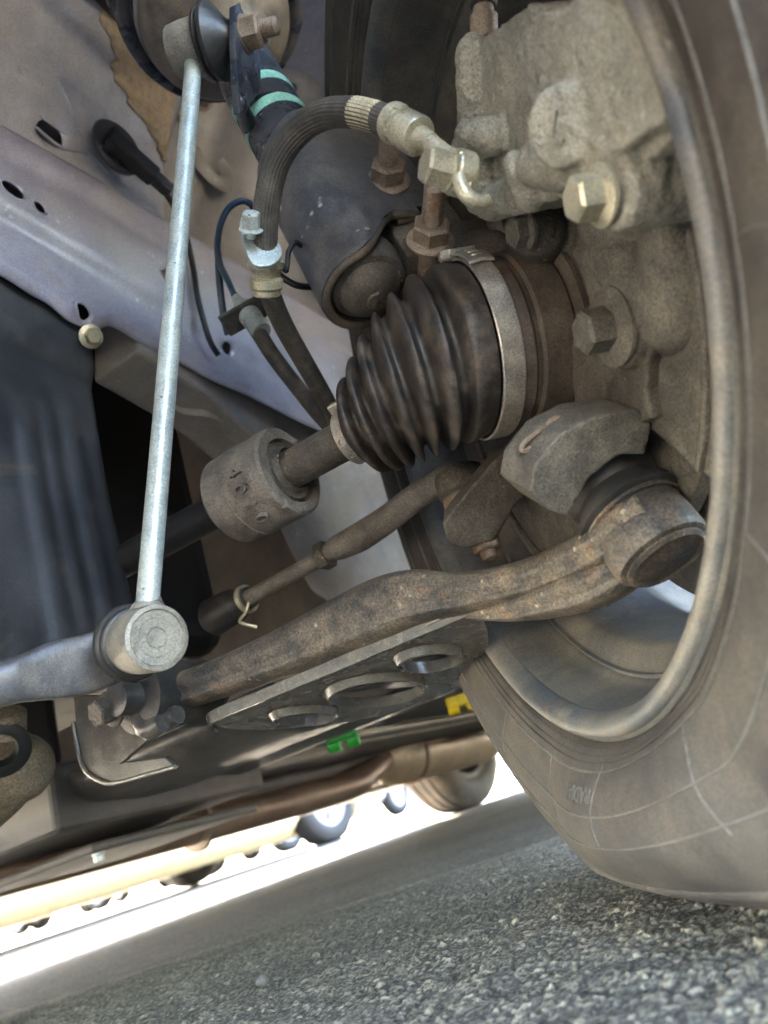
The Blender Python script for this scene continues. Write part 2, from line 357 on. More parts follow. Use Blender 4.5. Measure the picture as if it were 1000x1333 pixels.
# ================================================================== SETTING: ground
def build_ground():
    fx = np.arange(-.60, .24, .00110); fy = np.concatenate([np.arange(.20, .56, .0010), np.arange(.56, .96, .0019)])
    def grow(a, sgn, n=46, far=220.):
        out = []; x = a
        for i in range(n): x += sgn*.002*(1.245**i); out.append(x)
        out.append(a+sgn*far); return out
    xs = np.array(sorted(grow(fx[0], -1) + list(fx) + grow(fx[-1], 1)))
    ys = np.array(sorted(grow(fy[0], -1) + list(fy) + grow(fy[-1], 1)))
    nx, ny = len(xs), len(ys)
    GX, GY = np.meshgrid(fx, fy)
    H = np.zeros(GX.shape); T = np.full(H.shape, .40)
    for cell, keep, hs, seed in ((.0019, .9, .50, 3), (.0028, .75, .52, 1), (.0044, .25, .48, 2)):
        g = np.random.default_rng(seed)
        nxc, nyc = int((fx[-1]-fx[0])/cell)+6, int((fy[-1]-fy[0])/cell)+6
        jx, jy = g.random((nyc, nxc)), g.random((nyc, nxc)); rr = (.30+.30*g.random((nyc, nxc)))*cell
        on = g.random((nyc, nxc)) < keep; hh = rr*hs*g.uniform(.5, 1.3, (nyc, nxc)); tn = np.clip(g.normal(.80, .17, (nyc, nxc)), .05, 1)
        aa = g.uniform(0, pi, (nyc, nxc)); asp = g.uniform(.55, 1, (nyc, nxc)); tx, ty = g.normal(0, .35, (nyc, nxc)), g.normal(0, .35, (nyc, nxc)); pw = g.uniform(1.2, 4, (nyc, nxc))
        lf = g.normal(0, .00035, (nyc, nxc))
        ci = ((GX-fx[0])/cell).astype(int)+2; cj = ((GY-fy[0])/cell).astype(int)+2
        for oi in (-1, 0, 1):
            for oj in (-1, 0, 1):
                i, j = ci+oi, cj+oj
                dx = GX-(fx[0]+(i-2+jx[j, i])*cell); dy = GY-(fy[0]+(j-2+jy[j, i])*cell)
                c_, s_ = np.cos(aa[j, i]), np.sin(aa[j, i]); r = rr[j, i]
                a = (dx*c_+dy*s_)/r; b = (-dx*s_+dy*c_)/(r*asp[j, i])
                d2 = np.abs(a)**2.4+np.abs(b)**2.4
                z = np.where((d2 < 1) & on[j, i], hh[j, i]*(1-np.minimum(d2, 1)**pw[j, i])*(1+tx[j, i]*a+ty[j, i]*b)+lf[j, i], -1)
                mk = z > H; H[mk] = z[mk]; T[mk] = tn[j, i][mk]
    H += .0011*np.sin(GX*61+GY*37)*np.sin(GX*23-GY*71) + .0006*np.sin(GX*190+1)*np.sin(GY*173)
    # fade the relief into the flat sheet at the patch border
    ex = np.minimum(1, np.minimum(np.arange(len(fx)), np.arange(len(fx))[::-1])/60.)
    ey = np.minimum(1, np.minimum(np.arange(len(fy)), np.arange(len(fy))[::-1])/60.)
    H = (H-.0014)*ex[None]*ey[:, None]
    Z = np.zeros((ny, nx)); TT = np.full((ny, nx), -1.)
    i0 = np.searchsorted(xs, fx[0]-1e-6); j0 = np.searchsorted(ys, fy[0]-1e-6)
    Z[j0:j0+len(fy), i0:i0+len(fx)] = H; TT[j0:j0+len(fy), i0:i0+len(fx)] = T
    X, Y = np.meshgrid(xs, ys)
    co = np.stack([X, Y, Z], -1).reshape(-1, 3).astype(np.float32)
    idx = np.arange(nx*ny).reshape(ny, nx)
    f = np.stack([idx[:-1, :-1], idx[:-1, 1:], idx[1:, 1:], idx[1:, :-1]], -1).reshape(-1, 4)
    me = bpy.data.meshes.new('ground')
    me.vertices.add(len(co)); me.vertices.foreach_set('co', co.ravel())
    me.loops.add(f.size); me.loops.foreach_set('vertex_index', f.ravel().astype(np.int32))
    me.polygons.add(len(f)); me.polygons.foreach_set('loop_start', np.arange(0, f.size, 4, dtype=np.int32))
    me.polygons.foreach_set('loop_total', np.full(len(f), 4, dtype=np.int32))
    me.update(calc_edges=True)
    at = me.attributes.new('tone', 'FLOAT', 'POINT'); at.data.foreach_set('value', TT.ravel().astype(np.float32))
    m = bpy.data.materials.new('asphalt'); m.use_nodes = True; t = m.node_tree; N = t.nodes; L = t.links; b = N['Principled BSDF']
    b.inputs['Roughness'].default_value = .8; b.inputs['Specular IOR Level'].default_value = .35
    A = N.new('ShaderNodeAttribute'); A.attribute_name = 'tone'
    tc = N.new('ShaderNodeTexCoord')
    vo = N.new('ShaderNodeTexVoronoi'); vo.inputs['Scale'].default_value = 330; L.new(tc.outputs['Object'], vo.inputs['Vector'])
    sep = N.new('ShaderNodeSeparateColor'); L.new(vo.outputs['Color'], sep.inputs[0])
    gt = N.new('ShaderNodeMath'); gt.operation = 'LESS_THAN'; gt.inputs[1].default_value = -.001; L.new(A.outputs['Fac'], gt.inputs[0])
    mx = N.new('ShaderNodeMix'); mx.data_type = 'FLOAT'; L.new(gt.outputs[0], mx.inputs[0]); L.new(A.outputs['Fac'], mx.inputs[2]); mr0 = N.new('ShaderNodeMapRange'); mr0.inputs['To Min'].default_value = .12; mr0.inputs['To Max'].default_value = .70; L.new(sep.outputs[0], mr0.inputs['Value']); L.new(mr0.outputs[0], mx.inputs[3])
    cr = N.new('ShaderNodeValToRGB'); e = cr.color_ramp.elements
    e[0].position = 0; e[0].color = (.035, .034, .033, 1); e[1].position = 1; e[1].color = (.46, .38, .26, 1)
    for ps, cl in ((.3, (.075, .070, .062)), (.5, (.135, .122, .098)), (.75, (.25, .215, .16))):
        q = e.new(ps); q.color = (*cl, 1)
    L.new(mx.outputs[0], cr.inputs[0])
    no = N.new('ShaderNodeTexNoise'); no.inputs['Scale'].default_value = 3.5; no.inputs['Detail'].default_value = 8; L.new(tc.outputs['Object'], no.inputs['Vector'])
    mr = N.new('ShaderNodeMapRange'); mr.inputs['From Min'].default_value = .3; mr.inputs['From Max'].default_value = .7; mr.inputs['To Min'].default_value = .75; mr.inputs['To Max'].default_value = 1.2
    L.new(no.outputs['Fac'], mr.inputs['Value'])
    ml = N.new('ShaderNodeMix'); ml.data_type = 'RGBA'; ml.blend_type = 'MULTIPLY'; ml.inputs[0].default_value = 1
    L.new(cr.outputs[0], ml.inputs[6]); L.new(mr.outputs[0], ml.inputs[7]); L.new(ml.outputs[2], b.inputs['Base Color'])
    n2 = N.new('ShaderNodeTexNoise'); n2.inputs['Scale'].default_value = 700; n2.inputs['Detail'].default_value = 4; L.new(tc.outputs['Object'], n2.inputs['Vector'])
    bp = N.new('ShaderNodeBump'); bp.inputs['Strength'].default_value = .5; bp.inputs['Distance'].default_value = .001
    L.new(n2.outputs['Fac'], bp.inputs['Height']); L.new(bp.outputs[0], b.inputs['Normal'])
    o = link('ground', me, m, None, smooth=True, angle=0); o['kind'] = 'structure'
build_ground()

# ================================================================== THIS CAR: body
body = thing('car_body', 'lavender silver car body seen from inside its front wheel arch', 'car', CAR(.7, 1.2, .2))
def sheet_part(name, fn, us, vs, material, holes=(), thick=.0012, parent=None, label=None):
    """pressed sheet: fn(u,v)->world point; holes: (u,v,ru,rv) cut out with their rims on the ellipse"""
    bm = NB(); pos = {}
    vv = [[None]*len(vs) for _ in us]
    uv = [[(u, v) for v in vs] for u in us]
    dead = set()
    for hu, hv, ru, rv in holes:
        for a in range(len(us)-1):
            for b in range(len(vs)-1):
                cu, cv = (us[a]+us[a+1])/2, (vs[b]+vs[b+1])/2
                if ((cu-hu)/ru)**2+((cv-hv)/rv)**2 < 1: dead.add((a, b))
        for a in range(len(us)):
            for b in range(len(vs)):
                adj = [(a-1, b-1), (a-1, b), (a, b-1), (a, b)]
                k = sum(q in dead for q in adj)
                du, dv = (us[a]-hu)/ru, (vs[b]-hv)/rv; rr = hypot(du, dv)
                if 0 < k < 4 and rr < 1.75 and rr > 0: uv[a][b] = (hu+du/rr*ru, hv+dv/rr*rv)
    for a in range(len(us)):
        for b in range(len(vs)): vv[a][b] = bm.verts.new(fn(*uv[a][b]))
    for a in range(len(us)-1):
        for b in range(len(vs)-1):
            if (a, b) not in dead: bm.faces.new((vv[a][b], vv[a+1][b], vv[a+1][b+1], vv[a][b+1]))
    for v in [v for v in bm.verts if not v.link_faces]: bm.verts.remove(v)
    o = part(name, bm, material, parent, angle=60, label=label)
    return solid(o, thick, 0)
def lerp(x, tab):
    if x <= tab[0][0]: return tab[0][1]
    for (a, b), (c2, d) in zip(tab, tab[1:]):
        if x <= c2:
            t = (x-a)/(c2-a); t = t*t*(3-2*t); return b+(d-b)*t
    return tab[-1][1]
def bumpf(x, c0, wd): 
    t = abs(x-c0)/wd; return 0 if t >= 1 else (1-t*t)**2
ZBOT = [(-.5, .56), (-.066, .529), (-.03, .520), (-.006, .5085), (.013, .508), (.034, .521), (.072, .513), (.163, .500), (.30, .486), (.75, .47)]
def rail_fn(d, t):
    z0 = lerp(d, ZBOT); z1 = .668 - .06*max(0, d-.02); z = z0 + (z1-z0)*t
    i = .300
    zr = .590 - .30*max(0, d+.06)*.6
    i -= .009*lerp(z-zr, [(-.012, 0), (.008, 1)])               # pressed step
    i -= .010*lerp(t, [(.80, 0), (.97, 1)])                      # upper roll towards the apron
    i += .006*bumpf(t, 0, .06)
    return CAR(i, d, z)
us = [x*.0045-.45 for x in range(int(1.05/.0045))]; vs = [k/40 for k in range(41)]
def pix_hole(px, py, rx, rz):
    q = PI(px, py, .296); d = (q-CAR(0, 0, 0)).dot(DV); z = q.z
    z0 = lerp(d, ZBOT); z1 = .668-.06*max(0, d-.02); return (d, (z-z0)/(z1-z0), rx, rz/(z1-z0))
rail = sheet_part('side_rail', rail_fn, us, vs, 'paint', [pix_hole(12, 253, .0095, .0075), pix_hole(47, 276, .0055, .006), pix_hole(112, 401, .0062, .0075), pix_hole(215, 366, .009, .0085), pix_hole(296, 452, .006, .006)], parent=body, label='lavender side rail with punched holes')
for hx, hy, rx_, rz_ in ((12, 253, .0095, .0075), (47, 276, .0055, .006), (112, 401, .0062, .0075), (215, 366, .009, .0085)):
    d_, t_, ru_, rv_ = pix_hole(hx, hy, rx_, rz_); bm = NB()
    lp = [rail_fn(d_+ru_*1.06*cos(a), t_+rv_*1.06*sin(a))-IV*.0004 for a in [2*pi*k/24 for k in range(25)]]
    tube(bm, lp, .0011, 8, 2, caps=False); part('hole_rim', bm, 'paint', rail)
for k in range(9):
    d_ = -.055+.047*k; q = rail_fn(d_, .10+.015*sin(k*2.1)); bm = NB()
    lathe(bm, q+IV*.0008, -IV, [(0, .0034), (.0012, .0032), (.0017, .0024), (.0011, .0012), (.0011, .0002)], 18); part('spot_weld', bm, 'paint', rail)
# apron above the rail, vaulting outwards over the wheel
APR = [(.290, .664), (.285, .69), (.270, .74), (.245, .79), (.205, .84), (.15, .875), (.06, .90), (-.06, .91), (-.2, .91)]
def aprof(t, tab=APR):
    x = t*(len(tab)-1); k = min(int(x), len(tab)-2); f = x-k
    return V(tab[k]).lerp(V(tab[k+1]), f)
def apr_fn(d, t):
    p = aprof(t); i = p[0] - .020*lerp(d, [(-.30, 1), (-.02, 0)]) + .05*lerp(d, [(.110, 0), (.135, 1)])*(1-t)
    dz = -.05*max(0, d-.02)
    i += .006*bumpf(d+.06-.35*(p[1]-.68), 0, .035)
    return CAR(i, d, p[1]+dz*(1-t))
us2 = [-.45+.0075*k for k in range(int(.59/.0075)+1)]; vs2 = [k/64 for k in range(65)]
apron = sheet_part('apron_panel', apr_fn, us2, vs2, 'apron', [(-.012, .135, .013, .035)], parent=body, label='dusty grey apron panel with dark slot')
# tan underseal strip down the edge of the apron
bm = NB(); rows = []; rj = np.random.default_rng(5).normal(0, 1, (181, 61))
rj = (rj + np.roll(rj, 1, 0) + np.roll(rj, 1, 1) + np.roll(rj, (1, 1), (0, 1)))/2
for k in range(181):
    t = .25 + .62*k/180; z = aprof(t)[1]
    dl = lerp(z, [(.735, .108), (.760, .094), (.772, .060), (.785, .046), (.83, .016), (.90, .010)]) + .003*sin(k*.31)+.002*sin(k*.77+1)
    dr = lerp(z, [(.735, .112), (.80, .1125), (.86, .100), (.9, .095)])
    rows.append([apr_fn(dl+(dr-dl)*j/60, t) - IV*(.0032*min(1, j*.35+.2)+.0007*rj[k, j]) - ZV*.0014 for j in range(61)])
grid(bm, rows); solid(part('underseal_strip', bm, 'seal', body, angle=0, label='rough tan underseal strip'), .002, 0)
# seam sealer beads scribbled over the joint below it
for pts in ([(70, 102), (84, 125), (98, 158), (108, 176)], [(50, 148), (66, 162), (85, 175), (98, 172)], [(46, 168), (60, 180), (80, 192), (100, 198), (118, 205), (140, 225)]):
    bm = NB(); q = []
    for (x, y) in pts:
        r = ray(x, y).normalized(); best = (9, None)
        for a in range(90):
            for b in range(50):
                p_ = apr_fn(-.12+.0027*a, b*.009); v = p_-CAM; e = (v-r*v.dot(r)).length
                if e < best[0]: best = (e, p_)
        q.append(best[1]-IV*.0012)
    tube(bm, q, .0016, 8, 6); part('sealer_bead', bm, 'apron', body)
def surf_hit(fn, d0, d1, t0, t1, px, py, lift=0.):
    r = ray(px, py).normalized(); best = (9, None)
    for a in range(70):
        for b in range(70):
            p_ = fn(d0+(d1-d0)*a/69, t0+(t1-t0)*b/69); v = p_-CAM; e = (v-r*v.dot(r)).length
            if e < best[0]: best = (e, p_)
    return best[1]-IV*lift
# strut tower wall behind
def tow_fn(d, t):
    zb = .262 if d > .32 else lerp(d, [(.09, .49), (.20, .47), (.27, .30), (.32, .262)])
    z = zb + (.98-zb)*t
    i = .345 - .16*lerp(z, [(.70, 0), (.98, 1)])
    i -= .035*bumpf(d-.40+.25*(z-.6), 0, .09) * lerp(z, [(.35, 0), (.55, 1)])
    i -= .016*bumpf(d-.19-.10*(z-.75), 0, .03)
    i -= .06*lerp(d, [(.45, 0), (.62, 1)])
    return CAR(i, d, z)
us3 = [.118+.008*k for k in range(int(.62/.008)+1)]; vs3 = [k/80 for k in range(81)]
def th(px, py, rx, rz):
    q = PI(px, py, .335); d = (q-CAR(0, 0, 0)).dot(DV); zb = lerp(d, [(.09, .49), (.20, .47), (.27, .30), (.32, .262)]); return (d, (q.z-zb)/(.98-zb), rx, rz/(.98-zb))
tower = sheet_part('tower_wall', tow_fn, us3, vs3, 'wall', [th(160, 73, .011, .006), th(133, 32, .009, .005), th(172, 52, .006, .006), th(276, 215, .009, .009)], parent=body, label='brown grey strut tower wall')
# pressed boss round the tower hole, a stud nut and a paint blob
q = surf_hit(tow_fn, .12, .5, .3, .95, 278, 212); bm = NB(); lathe(bm, q, -IV, [(-.004, .034), (.003, .030), (.006, .024), (.003, .018), (-.004, .015)], 36, caps=False); part('pressed_boss', bm, 'wall', body)
bolt('stud_nut', surf_hit(tow_fn, .118, .4, .3, 1, 262, 130, .002), CD((.45, .1, -.8)), .017, .010, 'nutrust', body, flange=1.5)
bm = NB(); bq0 = surf_hit(tow_fn, .118, .4, .4, 1, 236, 150, .003); caps_(bm, bq0, bq0+CD((.3, 1, 0))*.008, .0065, .0055, 14); part('sealer_blob', bm, 'hoseband', body)
# box member under the rail, wheelhouse rear, firewall, floor, sills, shell
def cpart(name, material, *b, bw=.004, label=None):
    bm = NB(); cbox(bm, *b); return bevel(part(name, bm, material, body, smooth=False, label=label), bw)
bm = NB(); sweep(bm, [(PI(150, 440, .335), 1, 1), (PI(250, 505, .345), 1, 1), (PI(330, 575, .36), 1, 1)], [(-.03, -.035), (.03, -.035), (.03, .028), (-.03, .028)], IV, 6)
bevel(part('box_member', bm, 'wall', body, smooth=False), .004)
cpart('wheelhouse_rear', 'under', -.21, .31, .60, .62, .20, .92)
cpart('firewall', 'under', .32, 1.55, .70, .72, .22, .95)
cpart('floor_pan', 'under', -.16, 1.50, .62, 3.35, .205, .225, label='dark coated floor pan')
cpart('sill', 'under', 1.42, 1.70, .45, 2.15, .150, .34, bw=.012, label='far side sill')
cpart('sill', 'paint', -.225, -.15, .62, 2.35, .16, .34, bw=.012, label='near side sill')
cpart('floor_rib', 'under', .95, 1.05, .62, 2.9, .175, .205, bw=.01)
cpart('floor_rib', 'under', .28, .38, .62, 2.9, .175, .205, bw=.01)
cpart('bonnet', 'paint', -.20, 1.69, -.80, 1.05, .925, .945, bw=.008)  # lengthened under the cabin to block a sun leak
cpart('bumper', 'paint', -.21, 1.69, -.92, -.66, .21, .93, bw=.03)
cpart('wing', 'paint', 1.675, 1.70, -.7, .75, .25, .925, bw=.008, label='far side wing')
cpart('door_side', 'paint', 1.675, 1.70, .76, 2.3, .345, .95, bw=.008)
cpart('door_side', 'paint', -.225, -.20, .76, 2.3, .345, .95, bw=.008)
cpart('rear_quarter', 'paint', 1.675, 1.70, 2.95, 3.45, .25, .95, bw=.008)
cpart('rear_quarter', 'paint', -.225, -.20, 2.95, 3.45, .25, .95, bw=.008)
cpart('rear_quarter', 'paint', 1.675, 1.70, 2.3, 2.95, .66, .95, bw=.008)
cpart('rear_quarter', 'paint', -.225, -.20, 2.3, 2.95, .66, .95, bw=.008)
cpart('rear_panel', 'paint', -.22, 1.69, 3.45, 3.52, .28, 1.0, bw=.02)
bm = NB()   # cabin
vs_ = []
for i0, i1, d0, d1, z in ((-.20, 1.68, .65, 3.45, .95), (-.06, 1.54, 1.25, 3.15, 1.44)):
    vs_.append([bm.verts.new(CAR(i, d, z)) for i, d in ((i0, d0), (i1, d0), (i1, d1), (i0, d1))])
bridge(bm, *vs_); capf(bm, vs_[0]); capf(bm, vs_[1]); bevel(part('cabin', bm, 'glass', body, smooth=False), .05, 3)
# near-side wing with its wheel arch cut out
arch = [CAR(-.205, .37*cos(t), .30+.38*sin(t)) for t in [pi*k/24 for k in range(25)]]
outl = [CAR(-.205, .75, .25), CAR(-.205, .75, .925), CAR(-.205, -.70, .925), CAR(-.205, -.70, .25), CAR(-.205, -.37, .25)] + arch[::-1] + [CAR(-.205, .37, .25)]
plate('wing', outl, .012, 'paint', body, -IV, bev=.003, label='near side wing with wheel arch')
# engine mass filling the bay
engine = thing('engine', 'dark engine block deep behind the splash shield', 'engine', CAR(.8, 0, .3))
bm = NB(); cbox(bm, .50, 1.25, -.45, .30, .30, .82); bevel(part('engine_block', bm, 'black', engine, smooth=False), .03, 3)
bm = NB(); cbox(bm, .62, 1.1, -.30, .15, .21, .32); bevel(part('oil_pan', bm, 'black', engine, smooth=False), .02, 3)
# splash shield
shield = thing('splash_shield', 'black ribbed plastic splash shield below the lavender rail', 'splash shield', CAR(.31, -.2, .2))
def sh_fn(d, t):
    zt = lerp(d, ZBOT)-.004+.02; z = .222+(zt-.222)*t
    i = .322 - .012*lerp(z, [(.20, 1), (.40, 0)])
    f = lerp(z, [(.40, 1), (.45, 0)])
    for c0, wd, a in ((-.048, .012, .0032), (-.030, .008, .0026), (-.010, .011, .0034), (-.10, .016, .004), (-.16, .012, .003)):
        i -= a*f*bumpf(d - c0 - .01*(.45-z), 0, wd)
    i -= .008*lerp(t, [(.80, 0), (.86, 1)])
    i += .012*lerp(d, [(.012, 0), (.024, 1)])
    return CAR(i, d-.012*(.47-z)/.2*.5, z)
sheet_part('shield_panel', sh_fn, [-.45+.0035*k for k in range(int(.474/.0035)+1)], [k/60 for k in range(61)], 'plastic', parent=shield, thick=.003)
bolt('screw', PI(118, 438, .300), CD((.62, .12, -.75)), .0115, .007, 'yzinc', shield, flange=1.7)

# ================================================================== WHEEL
wheel = thing('front_wheel', 'large dusty tyre on steel wheel close at the right edge', 'wheel', V((CW.x, CW.y, 0))+NV*.09)
TP = [(.013, .2035), (.004, .206), (-.003, .2095), (-.008, .218), (-.0125, .232), (-.014, .248), (-.012, .264), (-.006, .279), (.003, .291), (.013, .2995), (.024, .3045), (.036, .3065),
      (.06, .308), (.09, .3085), (.12, .308), (.142, .3065), (.156, .303), (.168, .296), (.178, .284), (.185, .268), (.187, .25), (.184, .23), (.178, .214), (.170, .205), (.163, .2035)]
def squash(p):
    """flatten the tyre on the road and bulge its wall"""
    q = p-CW; k, z, a = q.dot(KV), q.z, q.dot(NV); r = hypot(k, z)
    if z < 0 and r > .2056:
        allow = (CW.z-.0015)/max(.05, -z/r)
        if allow < .3085:
            s = (allow-.2055)/(.3085-.2055); f = (r-.2055)/.1
            r2 = .2055+(r-.2055)*s; bul = .055*(1-s)*sin(pi*min(1, max(0, f*.92)))
            a2 = a + (-bul if a < .08 else bul)
            p = W(a2, k/r*r2, z/r*r2)
    return p
x_, y_ = KV, ZV
def wring(bm, a, r, n, fn=None):
    out = []
    for i in range(n):
        t = 2*pi*i/n; p = W(a, r*cos(t), r*sin(t)); out.append(bm.verts.new(fn(p) if fn else p))
    return out
tp = spline([(V((a, r, 0)),) for a, r in TP], 3)
bm = NB(); rs = [wring(bm, q[0].x, q[0].y, 200, squash) for q in tp]
for a, b in zip(rs, rs[1:]): bridge(bm, a, b)
tyre = part('tyre', bm, 'tyre', wheel, angle=0)
def sidewall(r, lift=0.):
    """inner sidewall: offset along the axis at radius r"""
    pts = [q[0] for q in tp if q[0].x < .03]
    for a, b in zip(pts, pts[1:]):
        if a.y <= r <= b.y: return a.x+(b.x-a.x)*(r-a.y)/(b.y-a.y)-lift
    return 0
def sw_pt(r, t, lift): return squash(W(sidewall(r, lift), r*cos(t), r*sin(t)))
for r, wd in ((.2100, .0009), (.2135, .0008), (.2165, .0006), (.2205, .0006), (.2420, .0006), (.2585, .0007), (.2960, .0008)):
    bm = NB(); q = []
    for rr, lf in ((r-wd, -.0004), (r-wd*.4, .0008), (r+wd*.4, .0008), (r+wd, -.0004)):
        q.append([bm.verts.new(sw_pt(rr, 2*pi*i/200, lf)) for i in range(200)])
    for a, b in zip(q, q[1:]): bridge(bm, a, b)
    part('mould_ring', bm, 'ridge' if r in (.2205, .2420, .2585) else 'tyre', wheel)
def tang(px, py):
    p = PW(px, py, -.008)-CW; return atan2(p.z, p.dot(KV))
def radial(t0, r0, r1, wv=.004, wd=.0005):
    bm = NB(); n = 16; L = []
    for s, lf in ((-1, -.0003), (-.4, .0005), (.4, .0005), (1, -.0003)):
        L.append([bm.verts.new(sw_pt(r0+(r1-r0)*k/n, t0+wv*sin(k*.5)/1+s*wd/.25, lf)) for k in range(n+1)])
    for a, b in zip(L, L[1:]):
        for k in range(n): bm.faces.new((a[k], a[k+1], b[k+1], b[k]))
    part('mould_line', bm, 'ridge', wheel)
for px, py, r0, r1 in ((802, 1010, .214, .2585), (722, 985, .2205, .2585), (905, 950, .220, .262), (985, 700, .22, .258), (655, 870, .2205, .2585), (990, 300, .22, .258)):
    radial(tang(px, py), r0, r1)
bm = NB(); q = []
for rr, lf in ((.2835, -.0006), (.2850, .0012), (.2885, .0022), (.2915, .0020), (.2935, -.0006)):
    q.append([bm.verts.new(sw_pt(rr, 2*pi*i/200, lf)) for i in range(200)])
for a, b in zip(q, q[1:]): bridge(bm, a, b)
part('shoulder_rib', bm, 'tyre', wheel, angle=0)
tR = tang(772, 993)
text_on('tyre_lettering', 'RADIAL', .0115, .0004, 'ridge', wheel, lambda x, y, z: sw_pt(.2310+y, tR-x/.231, .0002+z))
# rim
rp = [(.016, .2030), (.006, .2052), (.000, .2052), (-.003, .2035), (-.0035, .2005), (-.001, .197), (.004, .1945), (.012, .1930), (.030, .1905), (.036, .1880), (.039, .1865), (.046, .176), (.054, .1715), (.088, .1700), (.100, .174), (.118, .184), (.150, .188), (.164, .192), (.172, .203)]
rs2 = spline([(V((a, r, 0)),) for a, r in rp], 3)
bm = NB(); R_ = [wring(bm, q[0].x, q[0].y, 180) for q in rs2]
for a, b in zip(R_, R_[1:]): bridge(bm, a, b)
R2 = [wring(bm, q[0].x+.001, q[0].y+.0028, 180) for q in rs2[8:-4]]
for a, b in zip(R2, R2[1:]): bridge(bm, a, b)
rim = part('rim_barrel', bm, 'rim', wheel, angle=35)
bm = NB(); tube_p = [(-.0015, .2056), (-.0045, .2045), (-.0055, .2015), (-.0045, .1985), (-.001, .1958), (.006, .1940), (.006, .1955)]
R3 = [wring(bm, q[0].x, q[0].y, 180) for q in spline([(V((a, r, 0)),) for a, r in tube_p], 3)]
for a, b in zip(R3, R3[1:]): bridge(bm, a, b)
part('rim_lip', bm, 'rimlip', wheel, angle=0)
bm = NB(); R4 = [wring(bm, a, r, 160) for a, r in ((.0375, .1872), (.0370, .1852), (.0395, .1848))]
for a, b in zip(R4, R4[1:]): bridge(bm, a, b)
part('rim_step', bm, 'rimlip', wheel)
def circ(r, a, n=64): return [W(a, r*cos(2*pi*i/n), r*sin(2*pi*i/n)) for i in range(n)]
holes = []
for k in range(10):
    t = 2*pi*k/10+.2; er = KV*cos(t)+ZV*sin(t); et = -KV*sin(t)+ZV*cos(t)
    holes.append(oval(W(.116)+er*.139, et, er, .026, .014))
holes.append(circ(.030, .116, 32))
plate('wheel_disc', circ(.172, .116, 96), .0035, 'rim', wheel, NV, holes, bev=.001)
for k in range(4):
    t = 2*pi*k/4+.4; bolt('wheel_stud', W(.112, .05*cos(t), .05*sin(t)), -NV, .014, .006, 'rusty', wheel)
# brake disc and dust shield
disc = thing('brake_disc', 'brake disc inside the wheel behind the knuckle', 'brake disc', W(.055, 0, -.13))
bm = NB(); lathe_loop(bm, W(0), NV, [(.050, .072), (.050, .128), (.058, .128), (.058, .122), (.064, .122), (.064, .128), (.072, .128), (.072, .072)], 72); part('disc_ring', bm, 'castdark', disc, angle=30)
bm = NB(); lathe_loop(bm, W(0), NV, [(.06, .073), (.112, .070), (.112, .034), (.108, .034), (.108, .066), (.06, .069)], 48); part('disc_hat', bm, 'knuckle', disc, angle=30)
dsh = thing('dust_shield', 'thin grey dust shield plate between knuckle and brake disc', 'dust shield', W(.037, 0, -.13))
for nm, a0, a1 in (('shield_plate', -58, 4), ('shield_plate', 80, 250)):
    A0, A1 = radians(a0), radians(a1); nseg = 40
    ts = [A0+(A1-A0)*k/nseg for k in range(nseg+1)]
    sp1 = plate(nm, [W(.037, .150*cos(t), .150*sin(t)) for t in ts] + [W(.037, .060*cos(t), .060*sin(t)) for t in ts[::-1]], .0018, 'castdark', dsh, NV, bev=.0004)
    bm = NB(); tube(bm, [W(.0365, .141*cos(t), .141*sin(t)) for t in ts[::2]], .0022, 8, 2); part('pressed_rib', bm, 'castdark', sp1)

# ================================================================== DRIVE SHAFT
JC = W(.030); SD = (P(334, 636, .512)-JC); SL = SD.length; SD.normalize()       # joint centre, shaft direction (inboard)
shaft = thing('drive_shaft', 'drive shaft with ribbed black rubber boot and round damper weight', 'drive shaft', JC-ZV*.05)
B0 = W(-.006); B1 = P(449, 573, .468); B1 = JC + SD*((B1-JC).dot(SD))
prof = [(0, .0455), (.05, .0468), (.085, .0470), (.100, .0450)]
for k in range(6):                                     # even rubber folds, tapering towards the shaft
    tv = .124+.126*k; env = .0440-.0020*k-.0013*max(0, k-2)**1.4; am = .0043
    prof += [(tv, env-am), (tv+.028, env-am*.75), (tv+.046, env+am*.45), (tv+.060, env+am*.75), (tv+.078, env+am*.66), (tv+.100, env-am*.10)]
prof += [(.888, .0235), (.906, .0200), (.926, .0175), (.955, .0166), (1.0, .0163)]
bm = NB(); rings = []
pf = spline([(V((t, r, 0)),) for t, r in prof], 4)
side0 = ZV
for q in pf:
    t, r = q[0].x, q[0].y
    c1 = B0 - NV*.040; c2_ = B1 - SD*.030
    cen = B0*(1-t)**3 + c1*3*t*(1-t)**2 + c2_*3*t*t*(1-t) + B1*t**3
    nn = (-NV).lerp(SD, min(1, max(0, (t-.02)/.93))**1.0).normalized()
    x = (side0-nn*side0.dot(nn)).normalized(); y = nn.cross(x)
    rings.append(ring(bm, cen, x, y, r, n=72))
for a, b in zip(rings, rings[1:]): bridge(bm, a, b)
boot = part('boot', bm, 'boot', shaft, angle=0, label='ribbed black rubber boot')
def band(name, o, ax, r, w_, parent, x, material='clamp'):
    bm = NB(); lathe_loop(bm, o, ax, [(-w_/2, r), (-w_/2, r+.0010), (-w_/2+.0006, r+.0014), (w_/2-.0006, r+.0014), (w_/2, r+.0010), (w_/2, r)], 72)
    return part(name, bm, material, parent, angle=25)
cl = band('large_clamp', W(.0005), NV, .0466, .0118, shaft, ZV)
